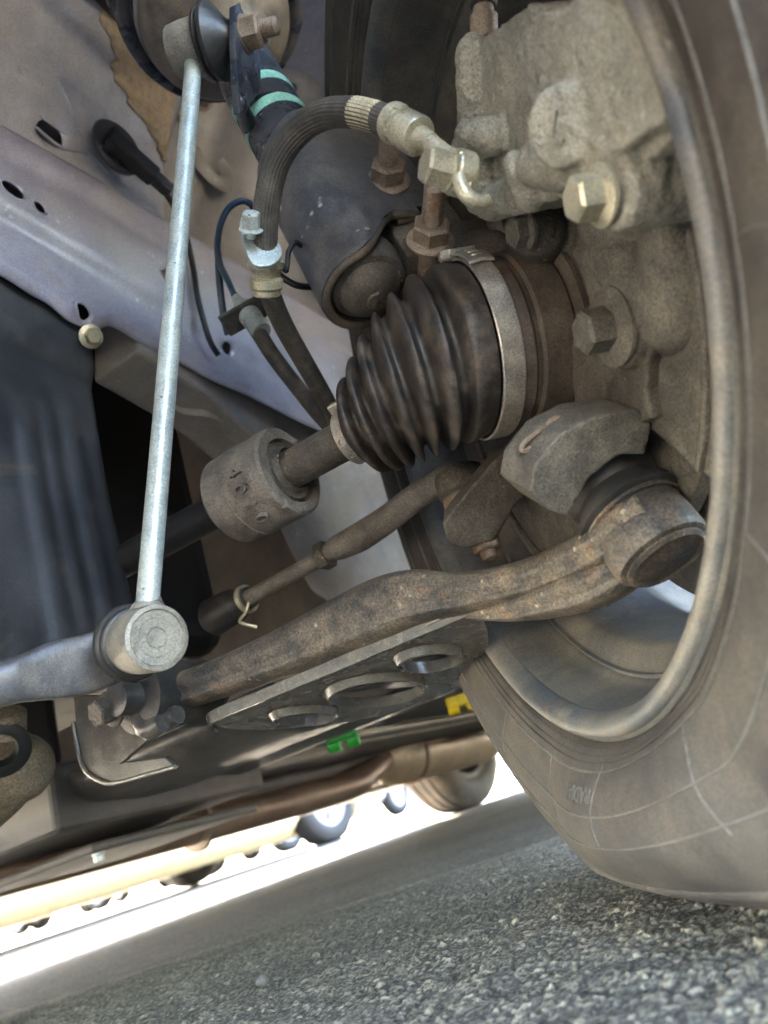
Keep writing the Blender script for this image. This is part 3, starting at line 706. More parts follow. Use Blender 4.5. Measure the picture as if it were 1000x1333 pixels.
# buckle on the large clamp
er0 = (ZV*.80+KV*.60).normalized()
def on_big(tq, a, dr):
    """tq: metres along the clamp from the buckle"""
    x = er0; y = NV.cross(er0); ang = tq/.048
    return W(a) + (x*cos(ang)+y*sin(ang))*(.0480+dr)
sg = 1 if (on_big(.02, .01, 0)-on_big(0, .01, 0)).z < 0 else -1
bm = NB(); G = []
for k in range(15):
    tq = sg*(.024*k/14)
    wd = .0066 if k > 1 else .0074
    G.append([on_big(tq, .0005+wd*s, .0026-.0010*(abs(s) > .9)) for s in (-1, -.92, 0, .92, 1)])
grid(bm, G); solid(part('buckle', bm, 'clamp', cl, angle=50), .0012, 0)
for k in range(3):
    bm = NB(); p0 = on_big(sg*(.0075+.005*k), .0005, .0024); nrm = (p0-W(.0005)).normalized()
    caps_(bm, p0-NV*.0018, p0+NV*.0018, .0014, .0014, 10); part('embossed_stud', bm, 'clamp', cl)
bm = NB(); p0 = on_big(-sg*.004, .0005, .0030); nrm = (p0-W(.0005)).normalized(); tt = NV.cross(nrm)
box(bm, p0, NV, tt, nrm, .0075, .0035, .0016); bevel(part('buckle_ear', bm, 'clamp', cl, smooth=False), .0008)
bm = NB(); p1 = p0-NV*.012-nrm*.0012; lathe(bm, p1, NV, [(0, .002), (.001, .0032), (.008, .0032), (.009, .002)], 16); part('buckle_roll', bm, 'clamp', cl)
sm = band('small_clamp', JC+SD*((B1-JC).length-.004), SD, .0166, .0085, shaft, ZV)
pe = JC+SD*((B1-JC).length-.004); eu = CD((-.25, -.75, -.35)); eu = (eu-SD*eu.dot(SD)).normalized()
bm = NB(); box(bm, pe+eu*.0205, SD, SD.cross(eu), eu, .0042, .0032, .0030); bevel(part('crimp_ear', bm, 'clamp', sm, smooth=False), .0012)
ef = CD((.15, .3, -.9)); ef = (ef-SD*ef.dot(SD)).normalized()
for k in (-1, 1):
    e2 = (ef + SD.cross(ef)*.28*k).normalized(); bm = NB(); lathe_loop(bm, pe+e2*.0178, e2, [(0, .0032), (.001, .0030), (.001, .0018), (0, .0016)], 18); part('embossed_ring', bm, 'clamp', sm)
# outer joint cup
bm = NB(); lathe(bm, W(0), NV, [(.004, .0440), (.0085, .0462), (.0125, .0468), (.0140, .0456), (.0165, .0456), (.018, .0472), (.024, .0474), (.034, .0470), (.0365, .0450), (.0385, .0450), (.040, .0476), (.047, .0478), (.050, .0465), (.054, .040)], 72); part('joint_cup', bm, 'cup', shaft, angle=30, label='rusty brown outer joint cup')
# shaft bar and damper
bm = NB(); lathe(bm, JC, SD, [((B1-JC).length-.02, .0125), (SL+.005, .0128)], 32); part('shaft_bar', bm, 'knuckle', shaft)
bm = NB(); lathe(bm, JC, SD, [(SL+.006, .0122), (SL+.30, .0122)], 32); part('inner_bar', bm, 'black', shaft)  # inboard length blackened: its black paint plus the shadow it lies in
DM = JC+SD*(SL-.004)
bm = NB(); h2 = .027
lathe_loop(bm, DM, SD, [(-h2, .0290), (-h2+.0018, .0308), (-.004, .0312), (h2-.003, .0308), (h2, .0285), (h2, .020), (-h2+.016, .0205), (-h2+.014, .0215), (-h2, .0225)], 72)
damp = part('damper_weight', bm, 'damper', shaft, angle=30, label='round grey brown damper weight')
bm = NB(); lathe_loop(bm, DM, SD, [(-h2+.001, .0195), (-h2+.004, .0215), (-h2+.018, .0215), (-h2+.018, .0125), (-h2-.001, .0128), (-h2-.003, .0145), (-h2+.001, .0165)], 56); part('rubber_sleeve', bm, 'knuckle', damp, angle=40)
ex = (CAM-DM); ex = (ex-SD*ex.dot(SD)).normalized(); ey = SD.cross(ex)
if (MC.transposed() @ ey).y < 0: ey = -ey
for k, ch in enumerate('4010'):
    a0_ = -.50 + k*.36
    def fn(x, y, z, a0_=a0_):
        t = a0_ + x/.031
        return DM + SD*(-.008-y) + (ex*cos(t)+ey*sin(t))*(.0323+z)
    text_on('cast_number', ch, .0140, .0013, 'damper', damp, fn)
bm = NB(); lathe_loop(bm, DM+SD*.006, SD, [(-.0008, .0305), (-.0004, .0318), (.0004, .0318), (.0008, .0305)], 64); part('cast_ridge', bm, 'damper', damp)
eb = CD((.15, .75, -.5)); eb = (eb-SD*eb.dot(SD)).normalized()
bm = NB(); box(bm, DM-SD*(h2-.001)+eb*.0285, SD, SD.cross(eb), eb, .0028, .0070, .0030); bevel(part('edge_tab', bm, 'damper', damp, smooth=False), .001)

# ================================================================== KNUCKLE
kn = thing('steering_knuckle', 'dusty brown cast steering knuckle behind the rubber boot', 'steering knuckle', W(.04, 0, -.12))
bm = NB()
lathe(bm, W(.040), NV, [(0, .0560), (.004, .0585), (.022, .0600), (.034, .058)], 48)
# flange with ear carrying the big bolt
pb = PW(800, 425, .026)
cone(bm, pb+NV*.001, pb+NV*.030, .0185, .019, 28)
box(bm, W(.052, .030, .0), KV, ZV, NV, .040, .042, .010)
# upper arm to the strut clamp
KS = P(450, 320, .46); SA_ = (P(357, 158, .528)-KS).normalized(); KK_ = (KV-SA_*KV.dot(SA_)).normalized(); KN = SA_.cross(KK_); KN = KN if KN.dot(NV) > 0 else -KN
UA = [(W(.046, .0, .045), .020), (W(.030, -.012, .066), .017), (W(.010, -.022, .072), .0135)]
for (a, ra), (b, rb) in zip(UA, UA[1:]): caps_(bm, a, b, ra, rb)
box(bm, KS+KN*.047+SA_*.002, KN, SA_, KK_, .022, .038, .0115)
box(bm, W(.022, -.020, .066), NV, ZV, KV, .022, .024, .016)
# arm to the caliper bracket
pc2 = PW(700, 300, .03)
caps_(bm, W(.050, .02, .04), pc2, .020, .016)
# lower arm to the ball joint boss
pl = PW(835, 545, .028)
prism(bm, [PW(x, y, .031) for x, y in ((735, 480), (750, 420), (772, 385), (802, 370), (836, 374), (856, 398), (858, 440), (842, 476), (840, 515), (848, 545), (822, 556), (785, 545), (748, 525))], NV*.016)
prism(bm, [PW(x, y, .043) for x, y in ((745, 480), (760, 410), (800, 362), (842, 366), (868, 398), (870, 445), (856, 480), (858, 530), (860, 565), (822, 566), (770, 545))], NV*.014)
# steering arm
sa = P(612, 682, .485); sa1 = P(690, 590, .44)
caps_(bm, W(.050, -.010, -.045), sa1, .018, .0120)
prism(bm, [PP(x, y, P(640, 640, .452), CD((.25, .25, -.93))) for x, y in ((576, 682), (596, 655), (640, 603), (690, 552), (725, 570), (695, 630), (668, 662), (645, 705), (604, 716), (582, 706))], CD((.1, -.35, .92))*.022)
kbody = cast('knuckle_casting', bm, 'knuckle', kn, .0014, 5)
dk = kbody.modifiers.new('cast_skin', 'DISPLACE'); tk = bpy.data.textures.new('cast_skin', 'CLOUDS'); tk.noise_scale = .006; tk.noise_depth = 3; dk.texture = tk; dk.strength = .0010
bolt('hub_bolt', pb+NV*.000, -NV, .0165, .0115, 'castdark', kn, flange=2.05, fl=.0040)
bm = NB(); lathe(bm, W(.036), NV, [(0, .0505), (.001, .0535), (.006, .0540), (.008, .0535)], 64); part('bearing_seal', bm, 'cup', kn, angle=30)
# caliper bracket behind
bm = NB()
caps_(bm, PW(815, 330, .040), PW(890, 400, .045), .016, .020); caps_(bm, PW(870, 250, .035), PW(900, 420, .05), .013, .018); caps_(bm, PW(790, 290, .04), PW(870, 255, .04), .013, .013)
cast('bracket_arm', bm, 'castdark', kn, .0018, 6)
bolt('bracket_bolt', PW(688, 298, .020), -NV, .014, .006, 'castdark', kn)

# ================================================================== BALL JOINT + boss
bjx = (-ZV + NV*.08 + KV*.32).normalized()
bc = P(838, 690, .345)                                     # centre of the housing
bj = thing('ball_joint', 'ball joint with black rubber boot at the outer arm end', 'ball joint', bc+bjx*.02)
bm = NB(); lathe(bm, bc, bjx, [(-.0090, .019), (-.0075, .0215), (-.004, .0225), (.012, .0225), (.0155, .0215), (.0165, .0195)], 48); part('housing', bm, 'arm', bj, angle=30)
bm = NB(); lathe(bm, bc+bjx*.0168, bjx, [(-.001, .0188), (.0008, .0192), (.0022, .0175), (.0012, .0155), (.0018, .010), (.0022, .001)], 48); part('cap', bm, 'arm', bj, angle=30)
bm = NB(); lathe(bm, bc, bjx, [(-.040, .013), (-.036, .0165), (-.031, .0225), (-.028, .0235), (-.0245, .0225), (-.021, .0205), (-.0185, .0215), (-.0135, .0250), (-.0105, .0254), (-.0085, .0225)], 56); part('dust_boot', bm, 'rubber', bj, angle=50)
bm = NB(); lathe_loop(bm, bc-bjx*.0078, bjx, [(-.0012, .0228), (-.0006, .0237), (.0006, .0237), (.0012, .0228)], 56); part('ring_spring', bm, 'arm', bj)
boss = thing('ball_joint_boss', 'dusty pale cast boss with bent cotter pin above the ball joint', 'boss', bc-bjx*.05)
bm = NB()
q0 = bc-bjx*.050
bpl = P(770, 600, .326); bpn = CD((.30, .30, -.90))
prism(bm, [PP(x, y, bpl, bpn) for x, y in ((690, 640), (697, 606), (728, 566), (775, 542), (830, 532), (850, 552), (840, 592), (806, 592), (768, 622), (740, 672), (718, 666))], -bpn*.030)
caps_(bm, P(735, 605, .338), P(805, 562, .338), .009, .009)
lathe(bm, q0, bjx, [(-.014, .014), (-.012, .018), (.006, .0195), (.010, .016)], 36)
cast('boss_casting', bm, 'castdark', boss, .0011, 3)
bm = NB(); cp = P(700, 575, .335)
tube(bm, [P(733, 548, .335), P(712, 556, .331), P(690, 570, .329), P(679, 582, .329), P(684, 587, .329), P(700, 577, .331), P(722, 562, .335), P(736, 556, .337)], .0011, 8, 8); part('cotter_pin', bm, 'nutrust', boss)
bm = NB(); tube(bm, [P(735, 543, .337), P(722, 545, .333), P(713, 552, .332), P(722, 553, .333), P(738, 549, .337)], .0011, 8, 8); part('cotter_pin', bm, 'nutrust', boss)

# ================================================================== CONTROL ARM
arm = thing('control_arm', 'dark rust-flecked stamped steel control arm crossing the lower middle', 'control arm', P(520, 800, .45))
sec = []
for k in range(32):
    t = 2*pi*k/32; s_, u_ = cos(t), sin(t)
    s_ = math.copysign(abs(s_)**.8, s_); u_ = math.copysign(abs(u_)**.85, u_)
    if s_ < -.3 and -.55 < u_ < -.15: s_ += .16
    sec.append((s_, u_))
def ap(px, py, d, s, u): return (P(px, py, d), s, u)
path = [ap(850, 664, .333, .0120, .0100), ap(812, 692, .342, .0130, .0098), ap(768, 720, .362, .0130, .0100), ap(705, 749, .39, .0140, .0102), ap(640, 766, .415, .0150, .0106), ap(592, 774, .430, .0155, .0122), ap(545, 777, .443, .0165, .0160), ap(500, 791, .455, .017, .0182), ap(440, 818, .47, .0175, .0170), ap(370, 850, .488, .0175, .0148), ap(300, 878, .505, .0175, .0128), ap(240, 899, .52, .0165, .0122), ap(208, 909, .527, .015, .0105)]
bm = NB(); sweep(bm, path, sec, DV, 8)
shell = part('upper_shell', bm, 'arm', arm, angle=0, label='rounded upper shell with dust and rust')
# lower lip of the stamping
sec2 = [(-.5, 1), (0, .6), (.9, .5), (1, 0), (.9, -.6), (0, -1), (-.8, -.8), (-1, 0)]
path2 = [ap(838, 728, .343, .008, .005), ap(812, 744, .352, .013, .009), ap(770, 764, .366, .014, .0105), ap(720, 780, .388, .014, .0095), ap(665, 795, .410, .012, .0060), ap(612, 800, .432, .007, .0025)]
bm = NB(); sweep(bm, path2, sec, DV, 8); part('lower_shell', bm, 'arm', arm, angle=0)
# weld lump at the ball joint end
bm = NB(); caps_(bm, P(815, 672, .333), P(838, 690, .332), .0065, .006); caps_(bm, P(812, 705, .337), P(838, 712, .338), .006, .005); cast('weld_seam', bm, 'arm', arm, .001, 3)
# web plate behind, with its oval lightening holes
WU = (DV - ZV*.13).normalized(); WN = IV.cross(WU); WN = WN if WN.z > 0 else -WN
def wpt(i, d): return CAR(i, .03, .167) + WU*(d-.03)
out = smoothloop([wpt(i, d) for i, d in ((.072, .034), (.12, .030), (.17, .027), (.22, .023), (.268, .020), (.290, .060), (.272, .130), (.225, .178), (.16, .168), (.10, .105))], 5)
hl = [oval(wpt(.188, .098), IV, WU, .028, .042, 28), oval(wpt(.130, .078), IV, WU, .017, .026, 28), oval(wpt(.246, .085), IV, WU, .015, .028, 28)]
plate('web_plate', out, .003, 'armlit', arm, WN, hl, bev=.001)
for h in hl:
    cc = sum(h, V((0, 0, 0)))/len(h); bm = NB()
    r0 = [bm.verts.new(p+WN*.001) for p in h]; r1 = [bm.verts.new(p-WN*.0055+(p-cc).normalized()*-.0015) for p in h]; r2 = [bm.verts.new(p-WN*.0055+(p-cc).normalized()*.0012) for p in h]; r3 = [bm.verts.new(p-WN*.0005+(p-cc).normalized()*.0035) for p in h]
    for a, b in ((r0, r1), (r1, r2), (r2, r3)): bridge(bm, a, b)
    part('hole_flange', bm, 'armlit', arm, angle=50)
fl = [wpt(i, d)-WN*.002 for i, d in ((.060, .033), (.12, .029), (.17, .026), (.22, .022), (.268, .019), (.288, .040))]
bm = NB(); sweep(bm, [(p, 1, 1) for p in fl], [(-.0014, -.0012), (.0014, -.0012), (.0014, .006), (-.0014, .006)], DV, 8); part('edge_flange', bm, 'armlit', arm, angle=40)
# inner bushing and its bracket
bush = P(222, 905, .525)
bm = NB(); lathe(bm, bush-DV*.03, DV, [(0, .014), (.002, .0235), (.058, .0235), (.060, .014)], 36); part('bushing', bm, 'rubber', arm)
bm = NB(); lathe(bm, bush-DV*.045, DV, [(0, .008), (.001, .011), (.09, .011), (.091, .008)], 24); part('bushing_sleeve', bm, 'subframe', arm)

# ================================================================== STABILISER LINK + BAR
lk = thing('stabiliser_link', 'slim zinc-plated stabiliser link rod standing upright at left', 'stabiliser link', P(205, 832, .345)-ZV*.02)
LB = P(188, 834, .350); LT = P(254, 64, .49)
lax = (P(222, 829, .335)-P(160, 842, .378)).normalized()
rod0 = LB + (LT-LB)*.02; rod1 = LB+(LT-LB)*.965
bm = NB(); lathe(bm, rod0, LT-LB, [(0, .0062), (.004, .0056), (.012, .0054), ((rod1-rod0).length*.5, .0054), ((rod1-rod0).length-.006, .0054), ((rod1-rod0).length, .0060)], 28); part('rod', bm, 'zinc', lk)
so_ = P(190, 833, .352)
bm = NB(); lathe(bm, so_, lax, [(-.0125, .0120), (-.0115, .0148), (-.006, .0152), (.011, .0152), (.0135, .0146), (.0140, .0128), (.0128, .0122), (.0128, .0115), (.0124, .001)], 48); part('lower_socket', bm, 'socket', lk, angle=30)
for rr_ in (.0045, .0088):
    bm = NB(); lathe_loop(bm, so_+lax*.0124, lax, [(0, rr_-.0005), (.0005, rr_), (0, rr_+.0005)], 40); part('face_ring', bm, 'socket', lk)
wq = so_+(LT-LB).normalized()*.0150; bm = NB(); lathe(bm, wq, LT-LB, [(-.002, .0085), (.0005, .0078), (.003, .0062), (.005, .0054)], 28); part('rod_weld', bm, 'socket', lk)
bm = NB(); lathe(bm, so_, lax, [(-.023, .0095), (-.021, .0155), (-.0195, .0178), (-.017, .0186), (-.0150, .0178), (-.0142, .0160), (-.0135, .0168), (-.0115, .0166), (-.0105, .0155)], 48); part('lower_boot', bm, 'rubber', lk, angle=50)
lu = CD((.94, -.08, -.26)); us_ = P(250, 63, .49)
bm = NB(); lathe(bm, us_, lu, [(-.0125, .0125), (-.0115, .0155), (-.004, .0165), (.006, .0170), (.0085, .0165), (.009, .014)], 40); part('upper_socket', bm, 'socket', lk, angle=30)
bm = NB(); lathe(bm, us_, lu, [(.0088, .017), (.0098, .0205), (.0115, .0212), (.0125, .0195), (.0135, .0205), (.0150, .0225), (.0175, .0228), (.0190, .0215), (.0245, .0135), (.0285, .0095), (.0315, .0085)], 48); part('upper_boot', bm, 'rubber', lk, angle=40)
tabp = us_+lu*.0325
bm = NB(); hexa(bm, tabp+lu*.0045, lu, .0180, .0115, CD((0, 1, .2))); lathe(bm, tabp+lu*.0042, lu, [(0, .0112), (.0012, .0112)], 24); part('nut', bm, 'nutrust', lk, angle=25)
bm = NB(); thread(bm, tabp+lu*.012, lu, .0056, .0145); part('threaded_stud', bm, 'nutrust', lk)
bar = thing('stabiliser_bar', 'flattened end of the stabiliser bar at the left edge', 'stabiliser bar', P(60, 880, .37)-ZV*.02)
be = P(160, 846, .380)
secb = [(cos(t)*abs(cos(t))**-.35 if abs(cos(t)) > .05 else 0, sin(t)*abs(sin(t))**-.35 if abs(sin(t)) > .05 else 0) for t in [2*pi*k/24 for k in range(24)]]
bm = NB(); sd = lax
sweep(bm, [(P(176, 842, .384), .0035, .009), (P(160, 847, .383), .0042, .0135), (P(120, 862, .375), .0048, .0142), (P(75, 872, .366), .0055, .0138), (P(42, 880, .360), .0075, .0118), (P(15, 886, .356), .0105, .0108), (P(-60, 905, .345), .0110, .0110), (P(-160, 930, .345), .011, .011), (CAR(.20, -.33, .17), .011, .011), (CAR(.30, -.36, .185), .011, .011), (CAR(.60, -.37, .19), .011, .011), (CAR(1.1, -.37, .19), .011, .011)], secb, sd, 8)
part('bar_end', bm, 'bracket', bar, angle=0)

# ================================================================== STRUT
st = thing('strut', 'dark painted suspension strut with two mint green bands', 'strut', P(460, 350, .46)-ZV*.03)
S0 = P(450, 320, .46); S1 = P(357, 158, .528); SA = (S1-S0).normalized()      # axis, upwards
kk = (KV - SA*KV.dot(SA)).normalized(); nn_ = SA.cross(kk); nn_ = nn_ if nn_.dot(NV) > 0 else -nn_
TR = .0230
bm = NB(); lathe(bm, S0, SA, [(-.050, .002), (-.049, .010), (-.046, .015), (-.040, .0185), (-.034, .0195), (-.026, TR), (.235, TR), (.236, .018), (.30, .011), (.42, .011)], 56); tubeo = part('strut_tube', bm, 'strut', st, angle=45)
bm = NB(); lathe(bm, S0, SA, [(-.0525, .001), (-.052, .006), (-.0505, .0065), (-.050, .011), (-.047, .0150), (-.0425, .0175), (-.040, .0185), (-.039, .0215), (-.036, .0232), (-.026, .0242)], 48, caps=False); part('tube_bottom', bm, 'knuckle', st, label='dusty domed tube bottom')
def saxis(px, py):
    """distance along the strut of the point seen at a pixel"""
    return (PP(px, py, S0, kk)-S0).dot(SA)
for px, py in ((353, 139), (369, 169)):
    s = saxis(px, py)
    bm = NB(); lathe_loop(bm, S0+SA*s, SA, [(-.0050, TR-.001), (-.0050, TR+.0004), (.0050, TR+.0004), (.0050, TR-.001)], 56); part('mint_band', bm, 'mint', st, angle=30)
# wrap bracket
def bsec(ri, fr, fl):
    """outline of the wrap in the plane across the strut: (n, k)"""
    o = [(fl, fr), (ri*1.6, fr+.0015), (ri*1.0, fr+.0058), (ri*.62, fr+.0098)]
    o += [(ri*cos(t), ri*sin(t)) for t in [radians(72+216*k/16) for k in range(17)]]
    o += [(ri*.62, -fr-.0098), (ri*1.0, -fr-.0058), (ri*1.6, -fr-.0015), (fl, -fr)]
    return o
bm = NB(); NS = 26; rows = []
sb0, sb1 = saxis(437, 388), saxis(392, 196)
for j in range(NS+1):
    t = j/NS; s = sb0 + (sb1-sb0)*t
    fl = lerp(t, [(0, .030), (.12, .052), (.25, .060), (.72, .058), (.88, .046), (1, .030)])
    o = bsec(TR+.0035, .0135, fl)
    rows.append([S0 + SA*(s - .020*lerp(a, [(-.028, 1), (.012, 0)])*t*t + .034*lerp(a, [(-.008, 0), (.030, 1)])*(1-t)**2*lerp(b, [(-.02, .3), (.01, 1)])) + nn_*a + kk*b for a, b in o])
grid(bm, rows); br = part('wrap_bracket', bm, 'bracket', st, angle=45, label='dark wrap bracket clamped to the knuckle'); solid(br, .0036, 1); bevel(br, .001)
# rolled lower edge
bm = NB(); tube(bm, [p for p in rows[0]], .0026, 10, 3); part('bracket_edge', bm, 'cup', st)
# bolts through the flanges
fp = S0 + kk*.0196
for nm, px, py, L in (('pinch_bolt', 505, 238, .024), ('pinch_bolt', 560, 316, .024)):
    p0 = PP(px, py, fp, kk)
    bm = NB(); lathe(bm, p0, kk, [(-.036, .006), (.0002, .006), (.0004, .0134), (.0020, .0136), (.0040, .0118)], 32); hexa(bm, p0+kk*.0035, kk, .0190, .0100, nn_)
    bo = part(nm, bm, 'nutrust', st, angle=25)
    bm = NB(); thread(bm, p0+kk*.012, kk, .0060, L, .0014, 24); part('thread', bm, 'nutrust', bo, angle=20)
# bracket slot: raised black capsule standing in for the shade of a recess
p0 = PP(492, 266, S0+kk*.0192, kk)
bm = NB(); xx = (CD((1, -.08, 0))); xx = (xx-kk*xx.dot(kk)).normalized()
caps_(bm, p0-xx*.0048+kk*.0002, p0+xx*.0048+kk*.0002, .0030, .0030); part('slot_shade', bm, 'black', st)
# spring perch and spring
sp0 = saxis(302, 34)
bm = NB(); lathe(bm, S0+SA*sp0, SA, [(-.038, TR+.001), (-.030, TR+.006), (-.018, .034), (-.008, .050), (.000, .056), (.008, .0585), (.022, .0590), (.024, .0600), (.0245, .0575), (.010, .0560), (.002, .052), (-.004, .040), (-.004, TR)], 72); part('spring_perch', bm, 'perch', st, angle=35, label='dark cupped spring perch')
bm = NB(); lathe_loop(bm, S0+SA*sp0, SA, [(.016, .0592), (.016, .0602), (.025, .0606), (.0255, .0575), (.023, .0575)], 72); part('perch_rim', bm, 'wall', st, angle=35)
pts = []
xx, yy = perp(SA)
for k in range(0, 90):
    a = k*.26; pts.append(S0+SA*(sp0+.004+.0075*a) + (xx*cos(a)+yy*sin(a))*.066)
bm = NB(); tube(bm, pts, .0070, 12, 2); part('coil_spring', bm, 'strut', st)
bm = NB(); lathe(bm, S0+SA*(sp0+.17), SA, [(0, .05), (.005, .085), (.012, .088), (.018, .05)], 48); part('upper_mount', bm, 'black', st)
# tab for the stabiliser link
tx = (SA*.9 - nn_*0); 
def tp_(px, py): return PP(px, py, tabp, lu)
loop = [tp_(x, y) for x, y in ((298, 10), (304, 6), (318, 42), (331, 66), (332, 118), (322, 132), (312, 142), (304, 150), (301, 120), (298, 60))]
plate('link_tab', loop, .0045, 'strut', st, lu, bev=.0008)
bm = NB(); caps_(bm, tp_(308, 135)+lu*.002, S0+SA*saxis(330, 172)-nn_*.019+kk*.004, .005, .006); cast('tab_weld', bm, 'strut', st, .0012, 4)

# ================================================================== CALIPER
ca = thing('brake_caliper', 'pitted beige cast brake caliper marked L inside the wheel', 'brake caliper', PW(730, 260, .02))
bm = NB()
def A(px, py, a): return PW(px, py, a)
prism(bm, [A(x, y, .006) for x, y in ((602, 58), (640, 42), (655, 30), (688, 6), (760, 2), (840, 0), (880, 60), (880, 175), (850, 205), (800, 215), (760, 232), (735, 258), (690, 268), (650, 284), (612, 268), (606, 222), (618, 195), (603, 168), (600, 110))], NV*.045)
pc = A(752, 118, -.004)
lathe(bm, pc, NV, [(0, .018), (.002, .026), (.006, .0300), (.06, .031)], 40)
prism(bm, [A(x, y, -.003) for x, y in ((668, 70), (692, 18), (760, 6), (840, 4), (872, 60), (862, 160), (806, 196), (752, 212), (708, 206), (694, 160), (682, 110))], NV*.03)
caps_(bm, A(617, 70, .006), A(618, 160, .006), .0085, .008); caps_(bm, A(615, 192, -.002), A(628, 255, .002), .0095, .009)
caps_(bm, A(640, 262, .004), A(690, 250, .008), .009, .008); caps_(bm, A(672, 215, .002), A(690, 255, .004), .006, .007)
caps_(bm, A(700, 215, .004), A(745, 215, .006), .009, .010); caps_(bm, A(765, 205, .008), A(835, 238, .010), .012, .012)
lg = A(797, 251, .000); lathe(bm, lg, NV, [(0, .0118), (.002, .0128), (.034, .0132), (.036, .012)], 32)
# boss with the letter
lb = A(727, 166, -.010); bn = (-NV*.5+(CAM-lb).normalized()*.62).normalized(); lathe(bm, lb, -bn, [(0, .0115), (.0015, .0130), (.02, .0160)], 32)
caps_(bm, A(612, 175, -.004), A(640, 178, .002), .0070, .0085)
cal = cast('caliper_casting', bm, 'caliper', ca, .0010, 5)
dm = cal.modifiers.new('pits', 'DISPLACE'); tx_ = bpy.data.textures.new('pits', 'CLOUDS'); tx_.noise_scale = .005; tx_.noise_depth = 4; dm.texture = tx_; dm.strength = .0017; dm.mid_level = .5
rx = (CD((1, .02, .1))); rx = (rx-bn*rx.dot(bn)).normalized(); ry = bn.cross(rx); ry = ry if (MC.transposed() @ ry).y < 0 else -ry
text_on('cast_letter', 'L', .0135, .0016, 'caliper', ca, lambda x, y, z: lb + rx*x + ry*y + bn*(.0004+z))
bo = bolt('slide_bolt', A(785, 254, -.002), -NV, .0135, .0085, 'yzinc', ca, flange=1.55, fl=.0030)
# bleed nipple with rubber cap
bq = A(630, 34, .012); bu = CD((-.05, -1, -.12))
bm = NB(); lathe(bm, bq, bu, [(-.006, .0058), (0, .0062), (.004, .0062), (.0045, .0048), (.008, .0045)], 24); part('bleed_nipple', bm, 'nutrust', ca, angle=30)
bm = NB(); lathe(bm, bq+bu*.008, bu, [(0, .0055), (.001, .0063), (.003, .0060), (.0035, .0052), (.006, .0056), (.013, .0052), (.016, .004)], 24); part('bleed_cap', bm, 'rubber', ca, angle=40)

# ================================================================== BRAKE HOSE
hs = thing('brake_hose', 'ribbed black brake hose looping to the caliper with a cream band', 'brake hose', P(345, 330, .42))
hp = [P(522, 166, .345), P(490, 153, .353), P(455, 146, .363), P(420, 150, .373), P(388, 171, .384), P(362, 208, .394), P(349, 255, .402), P(345, 300, .41), P(346, 345, .418), P(353, 385, .43), P(370, 425, .45), P(394, 468, .475), P(417, 508, .50), P(436, 545, .525), P(438, 560, .55), P(416, 540, .575), P(384, 500, .58), P(355, 462, .58), P(335, 430, .575)]
q = spline([(p,) for p in hp], 14)
def ribbed(bm, path, r, n=96, nr=24, amp=.045):
    T = []; rs = []
    for i in range(len(path)):
        a, b = path[max(i-1, 0)], path[min(i+1, len(path)-1)]; T.append((b-a).normalized())
    x, y = perp(T[0])
    for i, c0 in enumerate(path):
        x = (x-T[i]*x.dot(T[i])).normalized(); y = T[i].cross(x)
        rs.append([bm.verts.new(c0 + (x*cos(2*pi*k/n)+y*sin(2*pi*k/n))*(r*(1+amp*cos(2*pi*k/n*nr)))) for k in range(n)])
    for a, b in zip(rs, rs[1:]): bridge(bm, a, b)
    capf(bm, rs[0]); capf(bm, rs[-1]); return bm
hq = [a[0] for a in q]; i_b = 8*14
bm = NB(); ribbed(bm, hq[:i_b+1], .0067); part('hose_sleeve', bm, 'hose', hs, angle=0)
bm = NB(); tube(bm, hq[i_b:], .0060, 20, 1); part('lower_hose', bm, 'hose', hs)
bm = NB(); ribbed(bm, hq[13:26], .00685); part('paint_band', bm, 'hoseband', hs, angle=0, label='cream painted band')
f0, f1 = P(513, 160, .347), P(578, 196, .326); fa = (f1-f0).normalized(); FL = (f1-f0).length
bm = NB(); lathe(bm, f0, fa, [(-.002, .0072), (-.001, .0088), (.002, .0090), (.0035, .0086), (.0040, .0074), (.0055, .0073), (.0062, .0084), (.0090, .0086), (.0098, .0074), (.0112, .0074), (.0120, .0086), (.0180, .0088), (.0195, .0082), (.0200, .0050), (.028, .0044)], 32)
part('ferrule', bm, 'yzinc', hs, angle=30)
for k in range(8):
    t = k*pi/4; xx, yy = perp(fa); bm = NB(); p0 = f0+fa*.0062+(xx*cos(t)+yy*sin(t))*.0076
    box(bm, p0, fa, xx*cos(t)+yy*sin(t), -xx*sin(t)+yy*cos(t), .0030, .0007, .0012); part('crimp', bm, 'yzinc', hs, smooth=False)
# banjo and bolt
bx = CD((.93, .08, .36)); bb = P(600, 226, .322)
bm = NB(); lathe(bm, bb, bx, [(-.0048, .0085), (-.004, .0094), (.004, .0094), (.0048, .0085)], 32); caps_(bm, f0+fa*.026, bb, .0042, .0062); cast('banjo', bm, 'yzinc', hs, .0009, 4)
bolt('banjo_bolt', bb-bx*.0052, -bx, .0140, .0105, 'yzinc', hs, flange=1.25, fl=.0012)
bm = NB(); tube(bm, [P(592, 208, .317), P(600, 200, .314), P(606, 199, .315), P(612, 205, .316), P(613, 225, .316), P(611, 245, .317)], .0010, 8, 8); part('wire_guard', bm, 'yzinc', hs)
bm = NB(); tube(bm, [(P(598, 230, .315), .0032), (P(602, 246, .314), .0032), (P(612, 258, .314), .0032), (P(624, 263, .316), .0030), (P(634, 261, .318), .0029)], .003, 14, 8); part('locating_hook', bm, 'yzinc', hs)
